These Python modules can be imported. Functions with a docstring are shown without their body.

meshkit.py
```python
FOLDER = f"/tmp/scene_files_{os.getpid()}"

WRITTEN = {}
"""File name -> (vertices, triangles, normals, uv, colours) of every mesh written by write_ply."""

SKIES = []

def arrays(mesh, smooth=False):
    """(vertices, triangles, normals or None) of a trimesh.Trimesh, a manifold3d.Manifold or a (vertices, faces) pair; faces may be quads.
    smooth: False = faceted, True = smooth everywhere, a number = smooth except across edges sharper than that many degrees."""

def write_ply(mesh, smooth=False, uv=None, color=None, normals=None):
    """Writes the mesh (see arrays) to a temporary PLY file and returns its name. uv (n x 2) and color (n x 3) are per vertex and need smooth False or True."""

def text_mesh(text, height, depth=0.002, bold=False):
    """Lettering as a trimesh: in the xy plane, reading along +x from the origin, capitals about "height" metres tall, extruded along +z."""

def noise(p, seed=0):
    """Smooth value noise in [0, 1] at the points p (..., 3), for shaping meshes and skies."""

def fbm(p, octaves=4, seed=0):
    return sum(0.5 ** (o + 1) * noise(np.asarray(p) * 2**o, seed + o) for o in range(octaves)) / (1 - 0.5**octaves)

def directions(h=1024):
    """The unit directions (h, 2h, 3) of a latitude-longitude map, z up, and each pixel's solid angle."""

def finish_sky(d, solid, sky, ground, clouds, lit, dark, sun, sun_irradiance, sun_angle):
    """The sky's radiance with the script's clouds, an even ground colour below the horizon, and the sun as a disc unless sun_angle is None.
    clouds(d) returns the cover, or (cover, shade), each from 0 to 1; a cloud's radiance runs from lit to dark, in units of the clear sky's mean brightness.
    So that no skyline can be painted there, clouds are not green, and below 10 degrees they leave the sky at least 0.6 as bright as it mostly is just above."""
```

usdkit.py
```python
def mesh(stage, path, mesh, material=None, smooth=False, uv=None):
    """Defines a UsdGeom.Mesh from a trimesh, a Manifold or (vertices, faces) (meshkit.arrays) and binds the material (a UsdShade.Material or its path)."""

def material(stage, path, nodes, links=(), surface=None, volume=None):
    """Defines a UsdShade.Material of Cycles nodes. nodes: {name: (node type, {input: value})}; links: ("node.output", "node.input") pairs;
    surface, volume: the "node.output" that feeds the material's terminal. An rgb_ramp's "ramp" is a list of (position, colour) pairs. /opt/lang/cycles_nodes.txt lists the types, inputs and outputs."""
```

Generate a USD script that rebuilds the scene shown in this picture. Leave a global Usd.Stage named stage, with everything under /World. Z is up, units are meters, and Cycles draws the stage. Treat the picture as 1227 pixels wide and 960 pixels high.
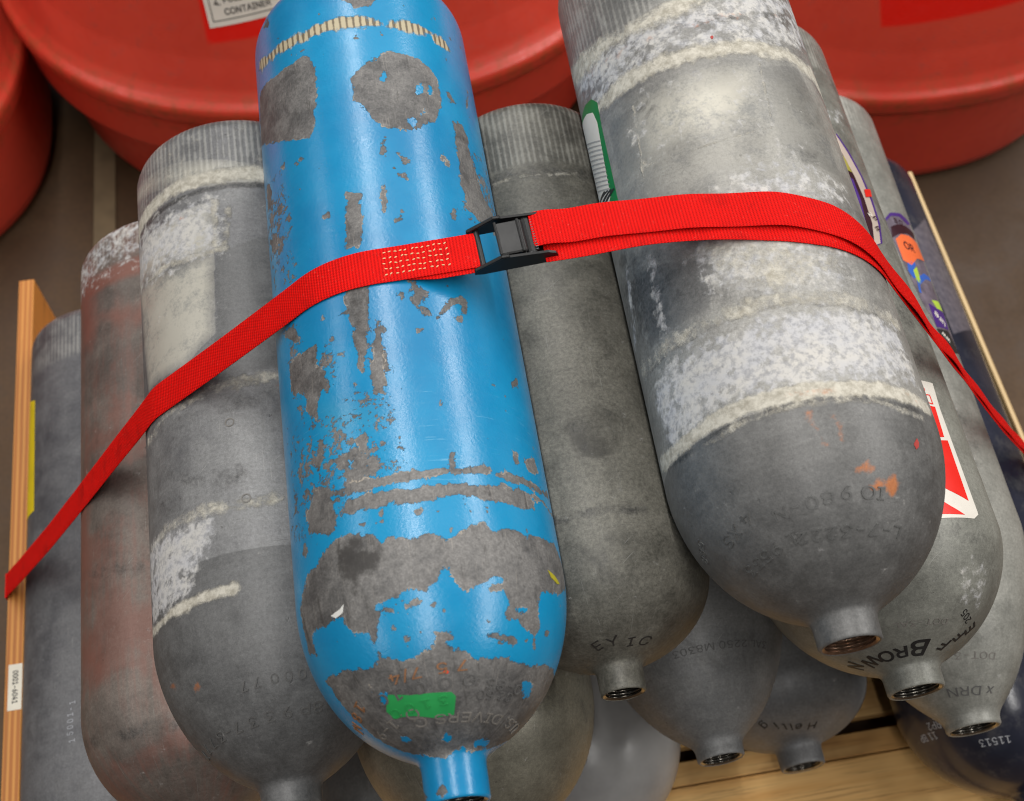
import math, random
import numpy as np, trimesh, usdkit, meshkit
from pxr import Usd, UsdGeom, UsdLux, UsdShade, Gf, Sdf, Vt
from scipy import ndimage
from scipy.spatial import cKDTree, ConvexHull
import shapely
from shapely.geometry import Polygon, Point
from shapely.ops import unary_union

random.seed(7); rng = np.random.default_rng(7)
stage = Usd.Stage.CreateInMemory()
UsdGeom.SetStageUpAxis(stage, 'Z'); UsdGeom.SetStageMetersPerUnit(stage, 1.0)
UsdGeom.Xform.Define(stage, '/World'); UsdGeom.Scope.Define(stage, '/World/Looks')

# ------------------------------------------------------------------ camera
EYE = np.array([0, 0, 1.485]); FPX, PW, PH = 1500.0, 1227, 960
_y = np.array([-505, 2577, 1500.0]); _y /= np.linalg.norm(_y)
_t = math.atan2(2577, 1500); _u = np.array([0, math.cos(_t), -math.sin(_t)])
CAM = np.stack([-np.cross(_y, _u), _y, _u], 1)          # world -> (right, up, forward)
cam = UsdGeom.Camera.Define(stage, '/World/camera')
r_, u_, f_ = CAM
cam.AddTransformOp().Set(Gf.Matrix4d(*r_, 0, *u_, 0, *(-f_), 0, *EYE, 1))
cam.CreateHorizontalApertureAttr(36.0); cam.CreateFocalLengthAttr(36.0 * FPX / PW)
cam.CreateFStopAttr(8.5); cam.CreateFocusDistanceAttr(0.88)
cam.CreateClippingRangeAttr(Gf.Vec2f(0.02, 200))
cam.CreateExposureAttr(-0.14)

# ------------------------------------------------------------------ lamps of the hall, plus an added soft fill
def lamp(name, pos, w, h, power, color, aim=(0, 0.5, 0.5)):
    l = UsdLux.RectLight.Define(stage, '/World/' + name)
    l.CreateWidthAttr(w); l.CreateHeightAttr(h); l.CreateIntensityAttr(power); l.CreateColorAttr(Gf.Vec3f(*color))
    d = np.array(aim, float) - np.array(pos); d /= np.linalg.norm(d)
    up = np.array([0, 1, 0.0]); x = np.cross(d, up); x /= np.linalg.norm(x); y = np.cross(x, d)
    l.AddTransformOp().Set(Gf.Matrix4d(*x, 0, *y, 0, *(-d), 0, *pos, 1))
    return l
lamp('skylight', (0.6, 3.4, 4.6), 5.0, 4.0, 0.9, (1.0, 0.985, 0.96), (0.2, 0.6, 0.5))  # large soft lamp added overhead as fill, not a known roof opening
lamp('tube_lamp_001', (-0.35, 1.4, 4.2), 0.11, 8.0, 58.0, (1.0, 0.98, 0.95), (-0.35, 1.4, 0))
lamp('tube_lamp_002', (3.9, 1.4, 4.2), 0.19, 8.0, 56.0, (1.0, 0.98, 0.95), (0.3, 1.4, 0))
lamp('tube_lamp_003', (-4.6, 1.4, 4.2), 0.20, 8.0, 21.0, (1.0, 0.98, 0.95), (-0.3, 1.4, 0))
dome = UsdLux.DomeLight.Define(stage, '/World/surroundings')
usdkit.material(stage, '/World/Looks/surroundings', {'b': ('background_shader', {'color': (1.0, 0.96, 0.9), 'strength': 0.085})}, [], surface='b.background')
UsdShade.MaterialBindingAPI.Apply(dome.GetPrim()).Bind(UsdShade.Material.Get(stage, '/World/Looks/surroundings'))

# ------------------------------------------------------------------ helpers
def lin(r, g, b):
    return tuple(((c / 255) / 12.92 if c / 255 < .04045 else ((c / 255 + .055) / 1.055) ** 2.4) for c in (r, g, b))
_used = {}
def uniq(parent, name):
    k = (parent, name); n = _used.get(k, 0); _used[k] = n + 1
    return f'{parent}/{name}' + (f'_{n:03d}' if n else '')
def tag(p, label=None, cat=None, group=None, kind=None):
    for k, v in (('label', label), ('category', cat), ('group', group), ('kind', kind)):
        if v: p.SetCustomDataByKey(k, v)
    return p
def thing(name, label, cat, loc=(0, 0, 0), group=None):
    x = UsdGeom.Xform.Define(stage, uniq('/World', name)); x.AddTranslateOp().Set(Gf.Vec3d(*map(float, loc)))
    x.GetPrim().SetCustomDataByKey('origin', Gf.Vec3d(*map(float, loc)))
    return tag(x.GetPrim(), label, cat, group)
def world_loc(prim):
    v = np.zeros(3)
    while prim and prim.GetPath() != Sdf.Path('/World') and prim.GetPath() != Sdf.Path('/'):
        o = prim.GetCustomDataByKey('origin')
        if o is not None: v += np.array(o)
        prim = prim.GetParent()
    return v
def part(name, mesh, mat, parent=None, smooth=False, uv=None, attrs=None, label=None):
    """a Mesh given in world coordinates, stored relative to its thing's base"""
    base = str(parent.GetPath()) if parent else '/World'
    v, f, n = meshkit.arrays(mesh, smooth)
    off = world_loc(parent) if parent else 0
    m = UsdGeom.Mesh.Define(stage, uniq(base, name))
    m.CreatePointsAttr(Vt.Vec3fArray.FromNumpy((v - off).astype(np.float32)))
    m.CreateFaceVertexCountsAttr(Vt.IntArray.FromNumpy(np.full(len(f), 3, np.int32)))
    m.CreateFaceVertexIndicesAttr(Vt.IntArray.FromNumpy(f.astype(np.int32).ravel()))
    m.CreateSubdivisionSchemeAttr('none')
    if n is not None:
        m.CreateNormalsAttr(Vt.Vec3fArray.FromNumpy(n.astype(np.float32))); m.SetNormalsInterpolation('vertex')
    api = UsdGeom.PrimvarsAPI(m)
    if uv is not None:
        api.CreatePrimvar('st', Sdf.ValueTypeNames.TexCoord2fArray, 'vertex').Set(Vt.Vec2fArray.FromNumpy(np.asarray(uv, np.float32)))
    for k, a in (attrs or {}).items():
        api.CreatePrimvar(k, Sdf.ValueTypeNames.Color3fArray, 'vertex').Set(Vt.Vec3fArray.FromNumpy(np.asarray(a, np.float32)))
    UsdShade.MaterialBindingAPI.Apply(m.GetPrim()).Bind(mat)
    if label: tag(m.GetPrim(), label)
    return m.GetPrim()
def sphere_hull(pts, r):
    import manifold3d as m3
    s = trimesh.creation.icosphere(1, r)
    return trimesh.convex.convex_hull(np.vstack([s.vertices + p for p in pts]))
def cbox(lo, hi, c=0.0015):
    """box with small chamfers"""
    lo, hi = np.array(lo, float), np.array(hi, float); pts = []
    for k in np.ndindex(2, 2, 2):
        p = np.where(k, hi, lo); s = np.where(k, -1, 1) * c
        for a in range(3):
            q = p + s; q[a] = p[a]; pts.append(q)
    return trimesh.convex.convex_hull(np.array(pts))
def proj(p):
    c = (np.asarray(p) - EYE) @ CAM.T
    return np.stack([PW / 2 + FPX * c[..., 0] / c[..., 2], PH / 2 - FPX * c[..., 1] / c[..., 2]], -1)
def ray(u, v):
    d = CAM.T @ np.array([(u - PW / 2) / FPX, -(v - PH / 2) / FPX, 1.0]); return d / np.linalg.norm(d)
def at_z(u, v, z):
    d = ray(u, v); return EYE + d * (z - EYE[2]) / d[2]

# ------------------------------------------------------------------ materials
class Mat:
    """collects Cycles nodes with short calls"""
    def __init__(s): s.n, s.l, s.k = {}, [], 0
    def add(s, kind, ins=None, out=None, **link):
        s.k += 1; name = f'n{s.k}'; s.n[name] = (kind, dict(ins or {}))
        for k, v in link.items():
            if isinstance(v, str): s.l.append((v, f'{name}.{k}'))
            elif v is not None: s.n[name][1][k] = v
        return f'{name}.{out}' if out else name
    def obj(s):
        if not hasattr(s, '_o'): s._o = s.add('texture_coordinate', out='object')
        return s._o
    def uv(s):
        if not hasattr(s, '_u'): s._u = s.add('texture_coordinate', out='UV')
        return s._u
    def noise(s, scale, detail=3, rough=.55, dist=0.0, vec=None, out='fac'):
        return s.add('noise_texture', {'scale': scale, 'detail': detail, 'roughness': rough, 'distortion': dist}, out, vector=vec or s.obj())
    def math(s, t, a, b=0.0, c=None):
        return s.add('math', {'math_type': t}, 'value', value1=a, value2=b, value3=c)
    def ss(s, v, lo, hi, a=0.0, b=1.0):
        return s.add('map_range', {'range_type': 'smoothstep', 'from_min': lo, 'from_max': hi, 'to_min': a, 'to_max': b, 'clamp': True}, 'result', value=v)
    def mr(s, v, lo, hi, a=0.0, b=1.0):
        return s.add('map_range', {'range_type': 'linear', 'from_min': lo, 'from_max': hi, 'to_min': a, 'to_max': b, 'clamp': True}, 'result', value=v)
    def mix(s, f, a, b, blend='mix'):
        return s.add('mix_color', {'blend_type': blend}, 'result', fac=f, a=a, b=b)
    def attr(s, name):
        a = s.add('attribute', {'attribute': name}, 'color'); x = s.add('separate_xyz', None, None, vector=a)
        return [f'{x}.{c}' for c in 'xyz']
    def scale(s, vec, k):
        return s.add('mapping', {'scale': k}, 'vector', vector=vec)
    def bump(s, h, dist, strength=1.0, normal=None):
        return s.add('bump', {'strength': strength, 'distance': dist}, 'normal', height=h, normal=normal)
    def out(s, name, **pr):
        p = s.add('principled_bsdf', None, None, **pr)
        return usdkit.material(stage, '/World/Looks/' + name, s.n, s.l, surface=p + '.BSDF')

def plain(name, col, rough=.5, metallic=0.0, var=.12, scale=40, bumpd=0.0, spec=.5, coat=0.0):
    m = Mat(); n = m.noise(scale, 4)
    f = m.mr(n, .25, .75, 1 - var, 1 + var)
    c = m.mix(1.0, col, m.add('combine_xyz', None, 'vector', x=f, y=f, z=f), 'multiply')
    nor = m.bump(m.noise(scale * 6, 3), bumpd) if bumpd else None
    return m.out(name, base_color=c, roughness=m.mr(n, .3, .7, rough * .85, rough * 1.15), metallic=metallic, normal=nor, specular_ior_level=spec, coat_weight=coat)

def steel(name, dark, light, rough=.5, stain=.35, stain_col=lin(52, 50, 46), tint=None, streak=.13, white=lin(190, 190, 193), cream=lin(204, 199, 186), spec=.5, metal=.3, grain=1.0, bare=lin(94, 94, 94)):
    """dull galvanised or bare aluminium tank wall: mA = (white mottling, cream crust, dark stain), mB = (rust, bare patch, ribbing)"""
    m = Mat(); A = m.attr('mA'); B = m.attr('mB'); C = m.attr('mC')
    big = m.noise(7, 6, .62, .3); mid = m.noise(46, 6, .65, .4); fine = m.noise(420, 4, .7); speck = m.noise(1100, 2, .6)
    ring = m.noise(1, 4, .65, vec=m.scale(m.uv(), (9, 260, 1)))       # faint turning marks round the wall
    run = m.noise(1, 5, .65, .3, vec=m.scale(m.uv(), (150, 8, 1)))    # streaks along the wall
    base = m.mix(m.ss(m.math('add', m.math('multiply', big, .6), m.math('multiply', mid, .4)), .36, .64), dark, light)
    k = m.math('multiply', m.mr(fine, .25, .75, 1 - .24 * grain, 1 + .24 * grain), m.mr(ring, .3, .7, 1 - streak * .45, 1 + streak * .45))
    k = m.math('multiply', k, m.mr(speck, .3, .7, .88, 1.12)); k = m.math('multiply', k, m.mr(run, .3, .7, 1 - streak * .5, 1 + streak * .5))
    base = m.mix(1.0, base, m.add('combine_xyz', None, 'vector', x=k, y=k, z=k), 'multiply')
    if tint:
        tn = m.ss(m.math('add', m.noise(11, 5, .6, .5), m.math('multiply', run, .4)), .62, .85); base = m.mix(m.math('multiply', tn, .55), base, tint)
    vr = m.add('mapping', {'rotation': (0, 0, .9), 'scale': (1, 1, 1)}, 'vector', vector=m.uv())
    sc1 = m.ss(m.noise(1, 4, .6, .25, vec=m.scale(vr, (900, 32, 1))), .665, .72); sc2 = m.ss(m.noise(1, 4, .6, .25, vec=m.scale(m.uv(), (40, 1100, 1))), .66, .72); sc3 = m.ss(m.noise(1, 4, .6, .3, vec=m.scale(m.uv(), (1000, 26, 1))), .66, .72)
    base = m.mix(m.math('multiply', m.math('maximum', sc1, sc3), .4), base, lin(176, 175, 170)); base = m.mix(m.math('multiply', sc2, .45), base, lin(58, 57, 56))
    st = m.math('multiply', m.ss(m.noise(19, 7, .68, .8), .56, .74), stain); base = m.mix(st, base, stain_col)
    pits = m.ss(m.noise(150, 3, .6), .7, .78); base = m.mix(m.math('multiply', pits, .6), base, lin(50, 48, 46))
    base = m.mix(m.math('multiply', m.ss(m.math('add', C[0], m.math('multiply', m.math('subtract', mid, .5), .5)), -.2, .2), .8), base, m.mix(1.0, m.mix(m.ss(mid, .3, .7), tuple(.82 * q for q in bare), tuple(1.2 * q for q in bare)), m.add('combine_xyz', None, 'vector', x=k, y=k, z=k), 'multiply'))
    if tint: base = m.mix(m.math('multiply', m.ss(m.math('add', C[1], m.math('multiply', m.math('subtract', mid, .5), .7)), -.4, .6), .8), base, tint)
    # old label ghost, ribbing of the boot
    gh = m.ss(m.math('add', m.math('multiply', m.noise(34, 6, .66, .2), .7), m.math('multiply', fine, .3)), .34, .54)
    base = m.mix(m.math('multiply', m.ss(B[1], -.1, .1), m.mr(B[1], 0, 1, .2, .9)), base, m.mix(gh, lin(146, 146, 142), lin(194, 190, 178)))
    rib = m.ss(m.math('add', m.math('sine', m.math('multiply', m.add('separate_xyz', None, 'x', vector=m.uv()), 1300)), m.math('add', m.math('multiply', m.math('subtract', run, .5), 3.4), m.math('multiply', m.math('subtract', mid, .5), 5.5))), -.9, 1.6)
    rb = m.ss(B[2], -.3, .4)
    base = m.mix(m.math('multiply', m.math('multiply', rib, rb), .32), base, lin(190, 188, 180))
    base = m.mix(m.math('multiply', m.math('multiply', m.math('subtract', 1.0, rib), rb), .18), base, lin(84, 84, 82))
    # dark stains
    dn = m.ss(m.math('add', A[2], m.math('multiply', m.math('subtract', m.noise(60, 6, .7, .5), .5), 2.2)), -.25, .55)
    base = m.mix(m.math('multiply', dn, .75), base, m.mix(m.ss(fine, .4, .6), lin(46, 46, 47), lin(88, 86, 84)))
    # white corrosion, pitted
    worm = m.noise(135, 5, .62, .15); worm2 = m.noise(42, 5, .62, .2); isl = m.noise(95, 4, .6, .1)
    wf = m.math('add', A[0], m.math('multiply', m.math('subtract', worm, .5), 3.4)); wf = m.math('add', wf, m.math('multiply', m.math('subtract', worm2, .5), 1.9))
    wn = m.math('multiply', m.ss(wf, -.45, .45), m.ss(isl, .55, .66, 1.0, .3))
    wcol = m.mix(m.ss(worm2, .36, .68, 0, .55), white, cream); wcol = m.mix(m.ss(m.noise(230, 4, .65), .42, .68, 0, .7), wcol, lin(136, 137, 143))
    base = m.mix(m.math('multiply', wn, .9), base, wcol)
    # cream crust
    cf = m.math('add', A[1], m.math('multiply', m.math('subtract', m.noise(170, 6, .72), .5), 1.7)); cf = m.math('add', cf, m.math('multiply', m.math('subtract', m.noise(30, 5, .65), .5), 1.7)); cn = m.ss(cf, -.3, .45)
    base = m.mix(m.math('multiply', cn, .92), base, m.mix(m.ss(m.noise(150, 6, .75), .32, .66), lin(158, 152, 138), lin(206, 201, 188)))
    ru = m.ss(m.math('add', B[0], m.math('multiply', m.math('subtract', m.noise(120, 5, .7), .5), 1.8)), -.1, .6)
    base = m.mix(m.math('multiply', ru, .75), base, m.mix(fine, lin(168, 84, 30), lin(206, 126, 50)))
    h = m.math('add', m.math('multiply', cn, 1.0), m.math('multiply', wn, .35)); h = m.math('add', h, m.math('multiply', fine, .22)); h = m.math('add', h, m.math('multiply', mid, .3))
    h = m.math('add', h, m.math('multiply', m.math('multiply', rib, rb), .3)); h = m.math('subtract', h, m.math('multiply', pits, .25))
    rg = m.mix(m.math('maximum', wn, cn), m.mr(mid, .3, .7, rough * .8, rough * 1.2), .85)
    return m.out(name, base_color=base, roughness=m.add('rgb_to_bw', None, 'val', color=m.add('mix_color', {'blend_type': 'mix'}, 'result', fac=m.math('maximum', wn, cn), a=m.add('combine_xyz', None, 'vector', x=m.mr(mid, .3, .7, rough * .8, rough * 1.2), y=m.mr(mid, .3, .7, rough * .8, rough * 1.2), z=m.mr(mid, .3, .7, rough * .8, rough * 1.2)), b=(.85, .85, .85))),
                 metallic=m.math('multiply', m.math('subtract', 1.0, m.math('maximum', wn, cn)), metal), normal=m.bump(h, .0007, .8), specular_ior_level=spec)

def blue_paint(name):
    """chipped blue paint over dull metal: mA = (distance into a chip, speckled wear, rope-like crust), mB = (scuff, dark metal, pale rub)"""
    m = Mat(); A = m.attr('mA'); B = m.attr('mB')
    big = m.noise(9, 5, .6); mid = m.noise(60, 6, .66, .4); fine = m.noise(420, 4, .7); edge = m.noise(190, 5, .68, .3); edge2 = m.noise(60, 3, .6)
    d = m.math('add', A[0], m.math('multiply', m.math('subtract', edge, .5), .85)); d = m.math('add', d, m.math('multiply', m.math('subtract', edge2, .51), .95)); d = m.math('subtract', d, .035); d = m.math('add', d, m.math('multiply', m.math('subtract', m.noise(520, 3, .7), .5), .3))
    chip = m.ss(d, -.015, .02)
    sp = m.math('add', A[1], m.math('multiply', m.math('subtract', m.noise(170, 4, .7, .5), .5), 3.0)); sp = m.math('add', sp, m.math('multiply', m.math('subtract', edge2, .5), 1.6))
    chip = m.math('maximum', chip, m.ss(sp, .28, .36))
    tiny = m.ss(m.math('add', m.noise(130, 2, .5), m.math('multiply', m.math('subtract', big, .5), .3)), .735, .745)
    chip = m.math('maximum', chip, tiny)
    metal = m.mix(m.ss(m.math('add', m.math('multiply', mid, .6), m.math('multiply', big, .4)), .38, .62), lin(80, 79, 79), lin(118, 116, 114))
    kf = m.math('multiply', m.mr(fine, .25, .75, .66, 1.34), m.mr(m.noise(900, 2, .6), .3, .7, .8, 1.2)); metal = m.mix(1.0, metal, m.add('combine_xyz', None, 'vector', x=kf, y=kf, z=kf), 'multiply')
    scm = m.ss(m.noise(1, 4, .6, .3, vec=m.scale(m.uv(), (1000, 40, 1))), .60, .70); metal = m.mix(m.math('multiply', scm, .45), metal, lin(160, 154, 146))
    blk = m.ss(m.noise(1, 5, .7, .5, vec=m.scale(m.uv(), (160, 34, 1))), .55, .70); metal = m.mix(m.math('multiply', blk, .6), metal, lin(56, 53, 51))
    dk = m.ss(m.math('add', B[1], m.math('multiply', m.math('subtract', m.noise(90, 6, .7), .5), 2.4)), -.1, .6)
    metal = m.mix(m.math('multiply', dk, .8), metal, lin(48, 45, 43))
    rim = m.math('multiply', m.ss(d, -.05, .01), m.math('subtract', 1.0, m.ss(d, .02, .09))); rim = m.math('multiply', rim, m.ss(mid, .5, .62))
    metal = m.mix(m.math('multiply', rim, .7), metal, lin(196, 184, 166))
    paint = m.mix(m.ss(big, .3, .7), lin(10, 118, 168), lin(18, 138, 186))
    paint = m.mix(m.math('multiply', m.ss(m.noise(1, 5, .7, vec=m.scale(m.uv(), (30, 620, 1))), .60, .70), m.math('multiply', m.ss(B[0], -.4, .5), .6)), paint, lin(120, 178, 206))
    paint = m.mix(m.math('multiply', m.ss(m.noise(1, 4, .7, .2, vec=m.scale(m.uv(), (500, 40, 1))), .7, .78), .45), paint, lin(20, 80, 130))
    paint = m.mix(m.math('multiply', m.ss(B[2], -.5, .5), .35), paint, lin(78, 150, 170))
    col = m.mix(chip, paint, metal)
    rope = m.ss(m.math('add', A[2], m.math('multiply', m.math('subtract', mid, .5), 3.6)), -.15, .3)
    rs = m.math('add', m.math('sine', m.math('multiply', m.add('separate_xyz', None, 'x', vector=m.uv()), 1250)), m.math('multiply', m.math('subtract', mid, .5), 4.0))
    col = m.mix(rope, col, m.mix(m.ss(rs, -.7, .3), lin(104, 92, 72), lin(178, 166, 138)))
    h = m.math('subtract', m.math('multiply', rope, .8), m.math('multiply', chip, .7)); h = m.math('add', h, m.math('multiply', m.math('multiply', fine, chip), .3))
    orange = m.noise(420, 3, .6)
    h = m.math('add', h, m.math('multiply', m.math('multiply', orange, m.math('subtract', 1.0, chip)), .26))
    rg = m.math('add', m.math('multiply', m.math('maximum', chip, rope), .32), m.mr(mid, .3, .7, .24, .32))
    return m.out(name, base_color=col, roughness=rg, metallic=m.math('multiply', chip, .2), normal=m.bump(h, .0006, 1.0), specular_ior_level=.6)

def gloss(name, a, b, rough=.25, spec=.5):
    m = Mat(); A = m.attr('mA'); big = m.noise(8, 5, .6); fine = m.noise(300, 4, .7)
    c = m.mix(m.ss(big, .35, .65), a, b)
    sc = m.ss(m.noise(1, 5, .7, .3, vec=m.scale(m.uv(), (260, 30, 1))), .69, .75); c = m.mix(m.math('multiply', sc, .35), c, lin(140, 140, 140))
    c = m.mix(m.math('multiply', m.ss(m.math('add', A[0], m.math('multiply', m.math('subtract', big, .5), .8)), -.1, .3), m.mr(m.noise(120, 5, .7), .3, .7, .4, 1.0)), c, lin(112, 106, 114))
    du = m.ss(m.noise(30, 6, .7), .5, .75); c = m.mix(m.math('multiply', du, .22), c, lin(120, 116, 108))
    return m.out(name, base_color=c, roughness=m.math('add', m.mr(fine, .3, .7, rough * .9, rough * 1.1), m.math('multiply', du, .2)), normal=m.bump(m.noise(220, 2), .00005), specular_ior_level=spec)

def wood(name, a, b, axis, dark=lin(96, 62, 34), sc=1.0):
    """grain runs along axis (0 x, 1 y)"""
    m = Mat(); info = m.add('object_info', out='random'); off = m.math('multiply', info, 37.0)
    vec = m.add('mapping', {'location': (0, 0, 0)}, 'vector', vector=m.obj(), location=m.add('combine_xyz', None, 'vector', x=off, y=off, z=off))
    k = [38, 38, 38]; k[axis] = 2.6
    g = m.noise(1 * sc, 5, .62, .9, vec=m.scale(vec, tuple(k))); k2 = [260, 260, 260]; k2[axis] = 9
    f = m.noise(1 * sc, 4, .7, vec=m.scale(vec, tuple(k2))); big = m.noise(6, 4, vec=vec)
    c = m.mix(m.ss(g, .3, .7), a, b); c = m.mix(m.math('multiply', m.ss(f, .52, .72), .5), c, dark)
    c = m.mix(m.math('multiply', m.ss(big, .48, .72), .6), c, dark)
    tone = m.mr(info, 0, 1, .82, 1.12); c = m.mix(1.0, c, m.add('combine_xyz', None, 'vector', x=tone, y=tone, z=tone), 'multiply')
    return m.out(name, base_color=c, roughness=.7, normal=m.bump(m.math('add', f, g), .0006, .7), specular_ior_level=.3)

# ------------------------------------------------------------------ surfaces one can print and wrap on
class Surf:
    """grid of points P[i, j] over parameters (s_i, t_j), with normals; maps photo points to (s, t) and wraps flat meshes on itself"""
    def setup(self):
        P = self.P; ds = np.gradient(P, axis=0); dt = np.gradient(P, axis=1)
        n = np.cross(ds, dt); n /= np.maximum(np.linalg.norm(n, axis=2, keepdims=True), 1e-12)
        self.N = n
        face = ((EYE - P) * n).sum(2) > 0
        S, T = np.meshgrid(self.s, self.t, indexing='ij')
        self._st = np.stack([S[face], T[face]], 1); self._tree = cKDTree(proj(P[face]))
    def st(self, pts):
        d, i = self._tree.query(np.asarray(pts, float), k=4)
        w = 1 / (d + .05) ** 2; w /= w.sum(1, keepdims=True)
        return (self._st[i] * w[..., None]).sum(1)
    def point(self, st, h=0.0):
        ci = np.interp(st[:, 0], self.s, np.arange(len(self.s))); cj = np.interp(st[:, 1], self.t, np.arange(len(self.t)))
        f = lambda G: np.stack([ndimage.map_coordinates(G[..., k], [ci, cj], order=1, mode='nearest') for k in range(3)], 1)
        n = f(self.N); n /= np.linalg.norm(n, axis=1, keepdims=True)
        return f(self.P) + n * np.asarray(h).reshape(-1, 1)
    def wrap(self, mesh, h=.0002, size=.004):
        """mesh in (s, t, height)"""
        m = mesh.copy(); m.merge_vertices()
        if size:
            v, f = trimesh.remesh.subdivide_to_size(m.vertices, m.faces, size, max_iter=12); m = trimesh.Trimesh(v, f, process=False)
        return trimesh.Trimesh(self.point(m.vertices[:, :2], m.vertices[:, 2] + h), m.faces, process=False)
    def patch(self, pts, h=.0002, th=.00012, mapped=False, rnd=0.0):
        p = Polygon(np.asarray(pts) if mapped else self.st(pts)).buffer(0)
        if rnd: p = p.buffer(rnd).buffer(-2 * rnd).buffer(rnd)
        g = [trimesh.creation.extrude_polygon(q, th, engine='earcut') for q in getattr(p, 'geoms', [p]) if q.area > 1e-8]
        return self.wrap(trimesh.util.concatenate(g), h)
    def text(self, txt, px, height, ang=0.0, h=.0001, th=.00025, bold=False, squeeze=1.0, center=True, jitter=0.0, flip=1):
        """lettering whose middle sits at a photo point; ang in degrees from +s"""
        m = meshkit.text_mesh(txt, height, th, bold)
        v = np.array(m.vertices); v[:, 0] *= squeeze
        if center: v[:, :2] -= (v[:, :2].min(0) + v[:, :2].max(0)) / 2
        if jitter: v[:, 1] += jitter * np.sin(v[:, 0] / height * 1.7); v[:, 0] += .3 * jitter * np.sin(v[:, 0] / height * 2.9)
        c0 = self.st([px])[0] if np.ndim(px) and len(px) == 2 else np.array(px[:2])
        a = math.radians(ang); kx = 1 / self.shrink(c0[1])
        v[:, :2] = np.stack([(v[:, 0] * math.cos(a) - v[:, 1] * math.sin(a)) * kx, v[:, 0] * math.sin(a) + v[:, 1] * math.cos(a)], 1) + c0
        return self.wrap(trimesh.Trimesh(v, m.faces, process=False), h, .006)
    def shrink(self, t): return 1.0

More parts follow.
